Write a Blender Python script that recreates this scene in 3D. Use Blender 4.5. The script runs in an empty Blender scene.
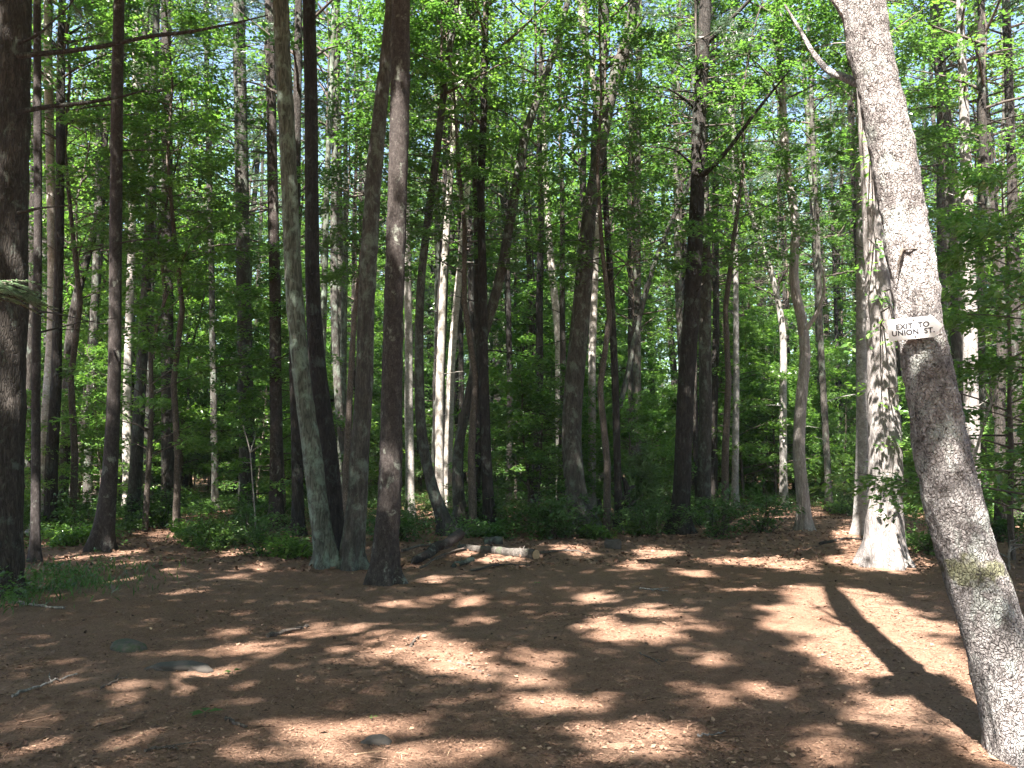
import bpy, math
import numpy as np
from mathutils import noise as mnoise
from mathutils import Vector

S = bpy.context.scene
COL = S.collection
R = math.radians
rng = np.random.default_rng(11)

# ------------------------------------------------------------------ camera
FPX = 924.0
CAM_H = 1.6
PITCH = math.atan(71.0 / FPX)
cd = bpy.data.cameras.new('camera')
cd.sensor_width = 36.0
cd.lens = 36.0 * FPX / 1024.0
cd.clip_start = 0.05
cd.clip_end = 2000.0
cam = bpy.data.objects.new('camera', cd)
cam.location = (0, 0, CAM_H)
cam.rotation_euler = (R(90) + PITCH, 0, 0)
COL.objects.link(cam)
S.camera = cam

# ------------------------------------------------------------------ light
SUN_EL = R(55)
SUN_AZ = R(18.5)            # light travels this far right of the viewing direction
cot = 1 / math.tan(SUN_EL)
SHX, SHY = cot * math.sin(SUN_AZ), cot * math.cos(SUN_AZ)   # shadow offset per metre of height
w = bpy.data.worlds.new('World')
S.world = w
w.use_nodes = True
nt = w.node_tree
bg = nt.nodes['Background']
sky = nt.nodes.new('ShaderNodeTexSky')
sky.sky_type = 'NISHITA'
sky.sun_disc = False
sky.sun_elevation = SUN_EL
sky.sun_rotation = math.pi + SUN_AZ
sky.air_density = 1.0
sky.dust_density = 1.6
sky.ozone_density = 1.2
nt.links.new(sky.outputs[0], bg.inputs[0])
bg.inputs[1].default_value = 0.055
sd = bpy.data.lights.new('sun', 'SUN')
sd.energy = 5.0
sd.angle = R(0.65)
sd.color = (1.0, 0.95, 0.87)
so = bpy.data.objects.new('sun', sd)
so.location = (-4, -9, 20)
ldir = Vector((math.sin(SUN_AZ) * math.cos(SUN_EL), math.cos(SUN_AZ) * math.cos(SUN_EL), -math.sin(SUN_EL)))
so.rotation_euler = ldir.to_track_quat('-Z', 'Y').to_euler()
COL.objects.link(so)
S.view_settings.view_transform = 'Standard'
S.view_settings.look = 'None'
S.view_settings.exposure = 3.0
S.view_settings.gamma = 1.0
S.view_settings.use_curve_mapping = False
S.cycles.volume_bounces = 0
S.cycles.max_bounces = 6
S.cycles.diffuse_bounces = 4
S.cycles.glossy_bounces = 2
S.cycles.transmission_bounces = 4
S.cycles.transparent_max_bounces = 4
S.cycles.caustics_reflective = False
S.cycles.caustics_refractive = False
S.cycles.sample_clamp_indirect = 4.0

# ------------------------------------------------------------------ helpers: space
CP, SP = math.cos(PITCH), math.sin(PITCH)


def ray(px, py):
    u, v = (px - 512.0) / FPX, (384.0 - py) / FPX
    return u, CP - SP * v, SP + CP * v


def ground_at(px, py, z=0.0):
    u, y, zz = ray(px, py)
    t = (z - CAM_H) / zz
    return np.array([u * t, y * t, z])


def at_depth(px, py, d):
    u, y, zz = ray(px, py)
    t = d / y
    return np.array([u * t, d, CAM_H + zz * t])


def terrain(x, y):
    x = np.asarray(x, float); y = np.asarray(y, float)
    h = 0.025 * np.sin(0.9 * x + 0.5 * y + 0.4) + 0.02 * np.sin(1.7 * y - 0.8 * x) + 0.012 * np.sin(3.1 * x + 1.3) * np.sin(2.7 * y)
    h = h + 0.006 * np.sin(9.1 * x + 3.3 * y) * np.sin(7.3 * y - 2.2 * x)
    far = np.clip((y - 24) / 30, 0, 1)
    h = h + far * (0.35 * np.sin(0.16 * x + 1.0) + 0.25 * np.sin(0.21 * y + 0.12 * x))
    return h


# ------------------------------------------------------------------ helpers: mesh
class MB:
    """collects vertices and faces (tris or quads) with a material slot per face"""

    def __init__(self):
        self.v = []; self.f = []; self.m = []; self.n = 0; self.s = []

    def add(self, verts, faces, mat=0, smooth=False):
        verts = np.asarray(verts, np.float32).reshape(-1, 3)
        faces = np.asarray(faces, np.int32)
        self.v.append(verts)
        self.f.append(faces + self.n)
        self.m.append(np.full(len(faces), mat, np.int32))
        self.s.append(np.full(len(faces), smooth, bool))
        self.n += len(verts)

    def mesh(self, name, mats):
        me = bpy.data.meshes.new(name)
        v = np.concatenate(self.v)
        me.vertices.add(len(v))
        me.vertices.foreach_set('co', v.ravel())
        idx = np.concatenate([f.ravel() for f in self.f])
        sizes = np.concatenate([np.full(len(f), f.shape[1], np.int32) for f in self.f])
        start = np.concatenate([[0], np.cumsum(sizes)[:-1]]).astype(np.int32)
        me.loops.add(len(idx))
        me.loops.foreach_set('vertex_index', idx)
        me.polygons.add(len(sizes))
        me.polygons.foreach_set('loop_start', start)
        me.polygons.foreach_set('material_index', np.concatenate(self.m))
        me.polygons.foreach_set('use_smooth', np.concatenate(self.s))
        for m in mats:
            me.materials.append(m)
        me.update(calc_edges=True)
        me.validate()
        return me


def link(name, me, parent=None, loc=(0, 0, 0)):
    o = bpy.data.objects.new(name, me)
    o.location = loc
    o.parent = parent
    COL.objects.link(o)
    return o


def tag(o, label=None, cat=None, group=None, kind=None):
    if label: o['label'] = label
    if cat: o['category'] = cat
    if group: o['group'] = group
    if kind: o['kind'] = kind
    return o


def empty(name, loc, rz=0.0):
    o = bpy.data.objects.new(name, None)
    o.location = loc
    o.rotation_euler = (0, 0, rz)
    o.empty_display_size = 0.2
    COL.objects.link(o)
    return o


def norm(a):
    return a / np.maximum(np.linalg.norm(a, axis=-1, keepdims=True), 1e-9)


def tube(mb, pts, radii, sides=8, mat=0, cap=True, wob=0.0, lump=0.0, flare=None, seed=0, smooth=True, rough=None):
    """tapered tube through pts; flare=(amount, height, lobes, phase) widens the foot into roots"""
    pts = np.asarray(pts, float); radii = np.asarray(radii, float)
    n = len(pts)
    tan = np.gradient(pts, axis=0)
    tan = norm(tan)
    ref = np.array([1.0, 0, 0]) if abs(tan[0][0]) < 0.8 else np.array([0, 1.0, 0])
    th = np.linspace(0, 2 * np.pi, sides, endpoint=False)
    r_ = np.random.default_rng(seed)
    ph = r_.uniform(0, 6.28, 8)
    rings = []
    for i in range(n):
        a = norm(ref - tan[i] * np.dot(ref, tan[i]))
        b = np.cross(tan[i], a)
        ref = a
        s = np.full(sides, radii[i])
        z = pts[i][2]
        if wob:
            s = s * (1 + wob * (np.sin(2 * th + 0.9 * z + ph[0]) * .5 + np.sin(3 * th - 1.7 * z + ph[1]) * .4 + np.sin(th + 2.3 * z + ph[2]) * .4))
        if lump:
            s = s * (1 + lump * (np.sin(5 * th + 7 * z + ph[3]) * np.sin(11 * z + ph[4]) + 0.6 * np.sin(9 * th - 13 * z + ph[5])) + lump * 0.7 * r_.normal(size=sides))
        if flare is not None:
            am, fh, lobes, fp = flare
            e = math.exp(-max(z, 0) / fh)
            s = s * (1 + am * e * (0.55 + 0.45 * np.cos(lobes * th + fp) + 0.2 * np.cos((lobes + 2) * th + 2 * fp)))
        rings.append(pts[i] + np.cos(th)[:, None] * s[:, None] * a + np.sin(th)[:, None] * s[:, None] * b)
    if rough is not None:
        am, fr = rough
        for q in range(n):
            c = pts[q]
            for jx in range(sides):
                d = rings[q][jx] - c
                x, y, z = rings[q][jx]
                h = mnoise.fractal(Vector((x * fr, y * fr, z * fr * .7)), .8, 2.1, 5) * .55 + .5 * mnoise.noise(Vector((x * fr * .3 + 7, y * fr * .3, z * fr * .25)))
                rings[q][jx] = c + d * (1 + am * h)
    v = np.concatenate(rings)
    i = np.arange(n - 1)[:, None] * sides
    j = np.arange(sides)[None, :]
    k = (j + 1) % sides
    f = np.stack([i + j, i + k, i + sides + k, i + sides + j], -1).reshape(-1, 4)
    mb.add(v, f, mat, smooth)
    if cap:
        for end in (0, n - 1):
            c = pts[end]
            ring = rings[end]
            cv = np.vstack([ring, c])
            jj = np.arange(sides)
            ff = np.stack([jj, (jj + 1) % sides, np.full(sides, sides)], -1)
            if end == 0:
                ff = ff[:, ::-1]
            mb.add(cv, ff, mat, False)


def leaves(mb, pos, axis, nrm, size, mat=0, width=0.31, fold=0.07, droop=0.1):
    """one kite-shaped folded leaf per row"""
    axis = norm(axis); side = norm(np.cross(axis, nrm)); nrm = np.cross(side, axis)
    s = np.asarray(size, float).reshape(-1, 1) * np.ones((len(pos), 1))
    m1 = pos + axis * .42 * s + side * width * s + nrm * fold * s
    m2 = pos + axis * .42 * s - side * width * s + nrm * fold * s
    tip = pos + axis * s - nrm * droop * s
    v = np.stack([pos, m1, tip, m2], 1).reshape(-1, 3)
    f = np.arange(len(pos) * 4).reshape(-1, 4)
    mb.add(v, f, mat, False)


def sprays(mb, P, D, L, nl, size, mat=0, rg=rng, flat=0.35, wid=0.42):
    """flat horizontal fans of leaves: P origin, D direction (rows), L length per row"""
    M = len(P)
    D = norm(D)
    up = np.tile([0, 0, 1.0], (M, 1)) + rg.normal(0, 0.22, (M, 3))
    Sd = norm(np.cross(D, up)); Up = np.cross(Sd, D)
    t = rg.uniform(0.05, 1, (M, nl)) ** 0.8
    sg = rg.choice([-1.0, 1.0], (M, nl)) * rg.uniform(0.15, 1, (M, nl))
    ww = wid * (1.05 - 0.75 * t)
    Lr = L.reshape(-1, 1)
    pos = (P[:, None] + D[:, None] * (t * Lr)[..., None] + Sd[:, None] * (sg * ww * Lr)[..., None]
           + Up[:, None] * ((-0.12 * t ** 2 - .08 * np.abs(sg)) * Lr + rg.normal(0, .035, (M, nl)))[..., None])
    ax = D[:, None] * rg.uniform(.2, 1, (M, nl))[..., None] + Sd[:, None] * sg[..., None] * 1.1 + rg.normal(0, .25, (M, nl, 3))
    nr = Up[:, None] + rg.normal(0, flat, (M, nl, 3))
    sz = size * rg.uniform(.65, 1.2, M * nl)
    leaves(mb, pos.reshape(-1, 3), ax.reshape(-1, 3), nr.reshape(-1, 3), sz, mat)


def limb_path(p0, az, rise, length, k=5, curve=0.15, rg=rng):
    t = np.linspace(0, 1, k)
    h = np.array([math.cos(az), math.sin(az)])
    pr = np.array([-h[1], h[0]])
    sw = rg.normal(0, .06) * length
    x = t * length * math.cos(rise)
    z = t * length * math.sin(rise) - curve * length * t ** 2 + rg.normal(0, .012 * length, k) * t
    lat = sw * np.sin(t * 3) + rg.normal(0, .012 * length, k) * t
    return p0 + np.stack([h[0] * x + pr[0] * lat, h[1] * x + pr[1] * lat, z], -1)


# ------------------------------------------------------------------ materials
def newmat(name):
    m = bpy.data.materials.new(name)
    m.use_nodes = True
    t = m.node_tree
    t.nodes.clear()
    out = t.nodes.new('ShaderNodeOutputMaterial')
    return m, t, out


def N(t, typ, **kw):
    n = t.nodes.new(typ)
    for k, v in kw.items():
        setattr(n, k, v)
    return n


def ramp(t, fac, stops):
    r = t.nodes.new('ShaderNodeValToRGB')
    el = r.color_ramp.elements
    while len(el) < len(stops):
        el.new(0.5)
    for e, (p, c) in zip(el, stops):
        e.position = p
        e.color = (*c, 1) if len(c) == 3 else c
    t.links.new(fac, r.inputs[0])
    return r.outputs[0]


def mix(t, fac, a, b, mode='MIX'):
    n = t.nodes.new('ShaderNodeMix')
    n.data_type = 'RGBA'; n.blend_type = mode
    for s, x in ((n.inputs[0], fac), (n.inputs[6], a), (n.inputs[7], b)):
        if isinstance(x, (int, float)): s.default_value = x
        elif isinstance(x, tuple): s.default_value = (*x, 1)
        else: t.links.new(x, s)
    return n.outputs[2]


def noise(t, vec, scale, detail=4, rough=.55, dist=0.0):
    n = t.nodes.new('ShaderNodeTexNoise')
    n.inputs['Scale'].default_value = scale
    n.inputs['Detail'].default_value = detail
    n.inputs['Roughness'].default_value = rough
    n.inputs['Distortion'].default_value = dist
    if vec is not None: t.links.new(vec, n.inputs['Vector'])
    return n.outputs['Fac']


def mapped(t, scale, src='Object'):
    tc = t.nodes.new('ShaderNodeTexCoord')
    mp = t.nodes.new('ShaderNodeMapping')
    mp.inputs['Scale'].default_value = scale
    t.links.new(tc.outputs[src], mp.inputs[0])
    return mp.outputs[0]


def leaf_mat(name, dark, mid, light, trans, tfac=0.4, rough=.32):
    m, t, out = newmat(name)
    geo = N(t, 'ShaderNodeNewGeometry')
    oi = N(t, 'ShaderNodeObjectInfo')
    c = ramp(t, geo.outputs['Random Per Island'], [(0, dark), (.5, mid), (1, light)])
    tint = ramp(t, oi.outputs['Random'], [(0, (.82, .92, .9)), (.5, (1, 1, 1)), (1, (1.12, 1.05, .85))])
    c = mix(t, 1.0, c, tint, 'MULTIPLY')
    b = N(t, 'ShaderNodeBsdfPrincipled')
    b.inputs['Roughness'].default_value = rough
    b.inputs['Specular IOR Level'].default_value = 0.5
    t.links.new(c, b.inputs['Base Color'])
    tr = N(t, 'ShaderNodeBsdfTranslucent')
    tc = mix(t, 1.0, c, trans, 'MULTIPLY')
    t.links.new(tc, tr.inputs['Color'])
    ms = N(t, 'ShaderNodeMixShader')
    ms.inputs[0].default_value = tfac
    t.links.new(b.outputs[0], ms.inputs[1]); t.links.new(tr.outputs[0], ms.inputs[2])
    t.links.new(ms.outputs[0], out.inputs[0])
    return m


LEAF = leaf_mat('broadleaf_green', (.044, .094, .027), (.074, .14, .038), (.116, .192, .058), (2.0, 2.2, 1.0), .45)
LEAF_YOUNG = leaf_mat('young_leaf_green', (.054, .12, .03), (.088, .17, .043), (.138, .222, .066), (2.0, 2.2, 1.0), .45)
LEAF_LOW = leaf_mat('undergrowth_green', (.035, .078, .022), (.055, .115, .03), (.09, .16, .05), (1.6, 1.8, .9))
NEEDLE = leaf_mat('conifer_green', (.05, .085, .05), (.075, .115, .07), (.11, .15, .10), (1.3, 1.5, 1.0), .25)
NEEDLE_SOFT = leaf_mat('soft_pine_green', (.07, .12, .045), (.10, .17, .06), (.14, .22, .085), (1.5, 1.7, .9), .35)
NEEDLE_PALE = leaf_mat('pale_conifer_green', (.12, .18, .13), (.18, .25, .19), (.26, .33, .27), (1.3, 1.5, 1.0), .25)


def bark(name, dark, mid, light, zs=.3, scale=14, bump=.6, lichen=None, lichen_amt=.5, speck=0.0, moss=None, dist=.02, crk=.7, vs=1.1, blotch=.35):
    m, t, out = newmat(name)
    v = mapped(t, (1, 1, zs))
    n1 = noise(t, v, scale, 6, .65, .4)
    n2 = noise(t, v, scale * 4, 4, .6)
    big = noise(t, mapped(t, (1, 1, .5)), 2.3, 3)
    vo = N(t, 'ShaderNodeTexVoronoi', feature='DISTANCE_TO_EDGE')
    vo.inputs['Scale'].default_value = scale * vs
    dv = N(t, 'ShaderNodeVectorMath', operation='ADD')
    nv = N(t, 'ShaderNodeTexNoise'); nv.inputs['Scale'].default_value = scale * .8
    t.links.new(v, nv.inputs['Vector'])
    sc = N(t, 'ShaderNodeVectorMath', operation='SCALE'); sc.inputs['Scale'].default_value = .09
    t.links.new(nv.outputs['Color'], sc.inputs[0])
    t.links.new(v, dv.inputs[0]); t.links.new(sc.outputs[0], dv.inputs[1])
    t.links.new(dv.outputs[0], vo.inputs['Vector'])
    crack = ramp(t, vo.outputs['Distance'], [(0, (0, 0, 0)), (.16, (1, 1, 1))])
    c = ramp(t, n1, [(.28, dark), (.5, mid), (.72, light)])
    c = mix(t, .55, c, mix(t, 1.0, c, ramp(t, n2, [(.3, (.55, .5, .48)), (.7, (1.3, 1.3, 1.3))]), 'MULTIPLY'))
    c = mix(t, mathn(t, 'MULTIPLY', inv(t, crack), crk), c, tuple(x * .35 for x in dark))
    if lichen:
        ln = noise(t, mapped(t, (1, 1, .7)), 5.5, 5, .7, .3)
        lf = ramp(t, ln, [(.62 - .18 * lichen_amt, (0, 0, 0)), (.70 - .12 * lichen_amt, (1, 1, 1))])
        c = mix(t, mathn(t, 'MULTIPLY', lf, .8), c, lichen)
    if moss:
        mc, mz, mw = moss
        tc = N(t, 'ShaderNodeTexCoord'); sp = N(t, 'ShaderNodeSeparateXYZ')
        t.links.new(tc.outputs['Object'], sp.inputs[0])
        d = mathn(t, 'ABSOLUTE', mathn(t, 'SUBTRACT', sp.outputs['Z'], mz))
        f = mathn(t, 'SUBTRACT', 1.0, mathn(t, 'DIVIDE', d, mw))
        f = mathn(t, 'ADD', f, mathn(t, 'MULTIPLY', mathn(t, 'SUBTRACT', noise(t, mapped(t, (1, 1, 1)), 9, 4), .5), 3.0))
        c = mix(t, ramp(t, f, [(.45, (0, 0, 0)), (.75, (.85, .85, .85))]), c, mc)
    if speck:
        s1 = noise(t, mapped(t, (1, 1, .8)), 60, 2)
        c = mix(t, mathn(t, 'MULTIPLY', ramp(t, s1, [(.56, (0, 0, 0)), (.64, (1, 1, 1))]), speck), c, tuple(x * .5 for x in dark))
    c = mix(t, blotch, c, mix(t, 1.0, c, ramp(t, big, [(.3, (.55, .54, .53)), (.5, (1, 1, 1)), (.7, (1.4, 1.4, 1.4))]), 'MULTIPLY'))
    if blotch > .5:
        pat = noise(t, mapped(t, (1, 1, .6)), 8.5, 5, .7, .6)
        c = mix(t, .6, c, mix(t, 1.0, c, ramp(t, pat, [(.34, (.45, .43, .42)), (.47, (1, 1, 1)), (.66, (1.35, 1.36, 1.36))]), 'MULTIPLY'))
    oi = N(t, 'ShaderNodeObjectInfo')
    c = mix(t, 1.0, c, ramp(t, oi.outputs['Random'], [(0, (.72, .72, .75)), (1, (1.12, 1.08, 1.05))]), 'MULTIPLY')
    b = N(t, 'ShaderNodeBsdfPrincipled')
    b.inputs['Roughness'].default_value = .9
    b.inputs['Specular IOR Level'].default_value = .2
    t.links.new(c, b.inputs['Base Color'])
    h = mathn(t, 'ADD', mathn(t, 'MULTIPLY', crack, .6), mathn(t, 'ADD', n1, mathn(t, 'MULTIPLY', n2, .5)))
    bp = N(t, 'ShaderNodeBump')
    bp.inputs['Strength'].default_value = bump
    bp.inputs['Distance'].default_value = dist
    t.links.new(h, bp.inputs['Height'])
    t.links.new(bp.outputs[0], b.inputs['Normal'])
    t.links.new(b.outputs[0], out.inputs[0])
    return m


def mathn(t, op, a, b=None):
    n = t.nodes.new('ShaderNodeMath'); n.operation = op
    for i, x in enumerate((a, b)):
        if x is None: continue
        if isinstance(x, (int, float)): n.inputs[i].default_value = x
        else: t.links.new(x, n.inputs[i])
    return n.outputs[0]


def inv(t, x):
    return mathn(t, 'SUBTRACT', 1.0, x)


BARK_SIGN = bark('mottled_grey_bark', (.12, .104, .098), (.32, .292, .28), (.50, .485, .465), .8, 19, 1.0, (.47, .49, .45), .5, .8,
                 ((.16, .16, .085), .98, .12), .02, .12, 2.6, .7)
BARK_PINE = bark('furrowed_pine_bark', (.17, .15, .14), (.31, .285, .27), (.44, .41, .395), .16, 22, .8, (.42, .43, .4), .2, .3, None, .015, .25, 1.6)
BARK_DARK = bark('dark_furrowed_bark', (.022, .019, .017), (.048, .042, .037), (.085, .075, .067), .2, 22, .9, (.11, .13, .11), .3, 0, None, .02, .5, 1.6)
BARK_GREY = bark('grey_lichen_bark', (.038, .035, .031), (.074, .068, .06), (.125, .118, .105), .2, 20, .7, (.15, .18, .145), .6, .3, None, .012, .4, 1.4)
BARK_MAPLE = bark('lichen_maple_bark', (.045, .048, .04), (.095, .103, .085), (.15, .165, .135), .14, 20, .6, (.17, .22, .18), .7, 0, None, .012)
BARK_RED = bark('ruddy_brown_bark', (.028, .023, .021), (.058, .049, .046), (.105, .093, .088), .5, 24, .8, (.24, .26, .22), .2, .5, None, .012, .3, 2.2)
BARK_PALE = bark('pale_birch_bark', (.17, .155, .14), (.33, .31, .285), (.46, .44, .415), 1.2, 9, .4, (.6, .6, .56), .3, .3, None, .006, .12, 2.0)
BARK_TWIG = bark('twig_bark', (.06, .05, .042), (.12, .1, .085), (.2, .17, .15), .5, 30, .3)
LOG_BARK = bark('old_log_bark', (.06, .05, .042), (.13, .115, .1), (.21, .19, .17), .3, 22, .8, (.1, .13, .07), .3, .4, None, .012, .4, 1.6)
BARK_DEAD = bark('weathered_dead_wood', (.16, .15, .135), (.27, .25, .23), (.38, .36, .33), .2, 24, .4)


def ground_mat():
    m, t, out = newmat('needle_litter_ground')
    v = mapped(t, (1, 1, 1))
    big = noise(t, v, .55, 4, .6)
    mid = noise(t, v, 5.0, 6, .7)
    fine = noise(t, v, 55, 5, .75)
    fib = noise(t, mapped(t, (1, .28, 1)), 120, 3, .7, 1.5)
    c = ramp(t, fine, [(.28, (.055, .028, .019)), (.43, (.16, .085, .057)), (.58, (.275, .158, .10)), (.75, (.45, .31, .22))])
    c = mix(t, .6, c, mix(t, 1.0, c, ramp(t, mid, [(.3, (.62, .55, .5)), (.55, (1.05, 1, .98)), (.75, (1.3, 1.3, 1.3))]), 'MULTIPLY'))
    c = mix(t, .45, c, ramp(t, fib, [(.35, (.09, .055, .04)), (.6, (.26, .165, .12)), (.75, (.38, .27, .2))]))
    c = mix(t, mathn(t, 'MULTIPLY', ramp(t, big, [(.42, (0, 0, 0)), (.68, (1, 1, 1))]), .3), c, (.33, .23, .17))
    b = N(t, 'ShaderNodeBsdfPrincipled')
    b.inputs['Roughness'].default_value = .95
    b.inputs['Specular IOR Level'].default_value = .1
    t.links.new(c, b.inputs['Base Color'])
    bp = N(t, 'ShaderNodeBump')
    bp.inputs['Strength'].default_value = .9
    bp.inputs['Distance'].default_value = .03
    h = mathn(t, 'ADD', mathn(t, 'MULTIPLY', mid, 1.2), mathn(t, 'ADD', mathn(t, 'MULTIPLY', fine, .7), mathn(t, 'MULTIPLY', fib, .4)))
    t.links.new(h, bp.inputs['Height'])
    t.links.new(bp.outputs[0], b.inputs['Normal'])
    t.links.new(b.outputs[0], out.inputs[0])
    return m


def litter_mat(name, stops):
    m, t, out = newmat(name)
    geo = N(t, 'ShaderNodeNewGeometry')
    c = ramp(t, geo.outputs['Random Per Island'], stops)
    b = N(t, 'ShaderNodeBsdfPrincipled')
    b.inputs['Roughness'].default_value = .8
    b.inputs['Specular IOR Level'].default_value = .2
    t.links.new(c, b.inputs['Base Color'])
    t.links.new(b.outputs[0], out.inputs[0])
    return m


GROUND = ground_mat()
LITTER = litter_mat('dead_leaf_brown', [(0, (.04, .023, .016)), (.35, (.12, .068, .046)), (.75, (.23, .135, .092)), (.95, (.29, .18, .125)), (1, (.36, .25, .16))])


def stone_mat(name, a, b_, mosscol=None):
    m, t, out = newmat(name)
    v = mapped(t, (1, 1, 1))
    c = ramp(t, noise(t, v, 14, 6, .7), [(.3, a), (.7, b_)])
    if mosscol:
        c = mix(t, ramp(t, noise(t, v, 22, 5), [(.44, (0, 0, 0)), (.58, (.9, .9, .9))]), c, mosscol)
    b = N(t, 'ShaderNodeBsdfPrincipled')
    b.inputs['Roughness'].default_value = .9
    t.links.new(c, b.inputs['Base Color'])
    bp = N(t, 'ShaderNodeBump'); bp.inputs['Strength'].default_value = .6; bp.inputs['Distance'].default_value = .015
    t.links.new(noise(t, v, 30, 6, .7), bp.inputs['Height']); t.links.new(bp.outputs[0], b.inputs['Normal'])
    t.links.new(b.outputs[0], out.inputs[0])
    return m


STONE = stone_mat('grey_stone', (.035, .03, .026), (.085, .072, .062))
STONE_MOSS = stone_mat('mossy_stone', (.045, .036, .03), (.10, .08, .066), (.032, .05, .02))


def plain(name, col, rough=.6, var=.0):
    m, t, out = newmat(name)
    b = N(t, 'ShaderNodeBsdfPrincipled')
    b.inputs['Roughness'].default_value = rough
    n = noise(t, mapped(t, (1, 1, 1)), 25, 5, .65)
    t.links.new(ramp(t, n, [(.3, tuple(x * (1 - var) for x in col)), (.7, col)]), b.inputs['Base Color'])
    t.links.new(b.outputs[0], out.inputs[0])
    return m


SIGN_WHITE = plain('weathered_white_paint', (.74, .74, .745), .6, .08)
SIGN_BLACK = plain('black_sign_lettering', (.03, .03, .04), .5, .2)
METAL = plain('dull_nail_steel', (.12, .11, .1), .5, .3)
CUT_WOOD = plain('cut_wood_face', (.45, .30, .17), .8, .35)

# ------------------------------------------------------------------ ground
def axis_steps(segs):
    out = [segs[0][0]]
    for a, b_, st in segs:
        k = max(1, int(round((b_ - a) / st)))
        out += list(np.linspace(a, b_, k + 1)[1:])
    return np.array(out)


gx = axis_steps([(-220, -40, 12), (-40, -12, 1.2), (-12, 12, .12), (12, 40, 1.2), (40, 220, 12)])
gy = axis_steps([(-60, -10, 8), (-10, 2.5, .8), (2.5, 18, .1), (18, 34, .5), (34, 90, 2), (90, 400, 20)])
X, Y = np.meshgrid(gx, gy)
near = np.clip(1 - np.abs(Y - 9) / 9, 0, 1) * (np.abs(X) < 12)
g2 = np.random.default_rng(5)
Z = terrain(X, Y) + near ** .5 * g2.normal(0, .007, X.shape)
mb = MB()
nx, ny = len(gx), len(gy)
ii = (np.arange(ny - 1)[:, None] * nx + np.arange(nx - 1)[None]).ravel()
mb.add(np.stack([X, Y, Z], -1).reshape(-1, 3), np.stack([ii, ii + 1, ii + nx + 1, ii + nx], -1), 0, True)
tag(link('ground', mb.mesh('ground', [GROUND])), kind='structure')

# ------------------------------------------------------------------ where the clearing and its trails lie
def in_clearing(x, y):
    """bare trodden ground: the clearing itself plus the trail to the left and the one to the right"""
    x = np.asarray(x, float); y = np.asarray(y, float)
    back = 17.0 + .9 * np.sin(.8 * x) + np.where(x < -3.0, -1.5, 0) + np.where(x > 3.5, 2.2, 0)
    a = (y < back) & (x > -8.2 + .05 * y) & (x < 9.5 - .02 * y)
    trail_l = (np.abs(x - (-6.4 - .06 * (y - 14) ** 1.0 - 0.035 * np.maximum(y - 17, 0) ** 1.2)) < .75) & (y > 11) & (y < 26)
    trail_r = (np.abs(x - (5.4 + .25 * (y - 18))) < 1.6) & (y > 15) & (y < 26)
    leftbed = (x < -4.9) & (y > 8.7) & (y < 14.0) & (x < -4.9 - .12 * (y - 8.7))
    return (a & ~leftbed) | trail_l | trail_r


# ------------------------------------------------------------------ crowns and small trees as reusable meshes
def broad_crown(seed, h=11.0, r=3.4, limbs=34, per=8, nl=24, size=.15, low=.12, mat_leaf=None):
    """crown from local z=0 (lowest limb) to h around a vertical leader"""
    g = np.random.default_rng(seed)
    mb = MB()
    lead = [np.array([0, 0, -0.2])]
    for k in range(1, 8):
        lead.append(np.array([g.normal(0, .12) * k / 4, g.normal(0, .12) * k / 4, h * k / 7]))
    lead = np.array(lead)
    tube(mb, lead, np.linspace(.03, .01, 8), 5, 1)
    P, D, L = [], [], []
    for i in range(limbs):
        f = (i + g.uniform(0, .9)) / limbs
        z0 = h * (f ** 1.0) * .93
        prof = (math.sin(math.pi * min(1, f * .75 + .22)) ** .8) * g.uniform(.55, 1.15)
        ln = max(.6, r * prof)
        p0 = np.array([np.interp(z0, lead[:, 2], lead[:, 0]), np.interp(z0, lead[:, 2], lead[:, 1]), z0])
        az = i * 2.4 + g.normal(0, .5)
        path = limb_path(p0, az, R(g.uniform(5, 45) + 20 * f), ln, 5, .12, g)
        tube(mb, path, np.linspace(.018 + .012 * ln, .008, 5), 4, 1, cap=False)
        for k in range(per):
            t = g.uniform(.25, 1.0)
            q = np.array([np.interp(t, np.linspace(0, 1, 5), path[:, c]) for c in range(3)]) + g.normal(0, .16, 3)
            a2 = az + g.choice([-1, 1]) * g.uniform(.1, 1.3)
            P.append(q); D.append([math.cos(a2), math.sin(a2), g.normal(-.05, .22)]); L.append(g.uniform(.55, 1.15))
    sprays(mb, np.array(P), np.array(D), np.array(L), nl, size, 0, g)
    return mb.mesh('leafy_crown', [mat_leaf or LEAF, BARK_TWIG])


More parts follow.
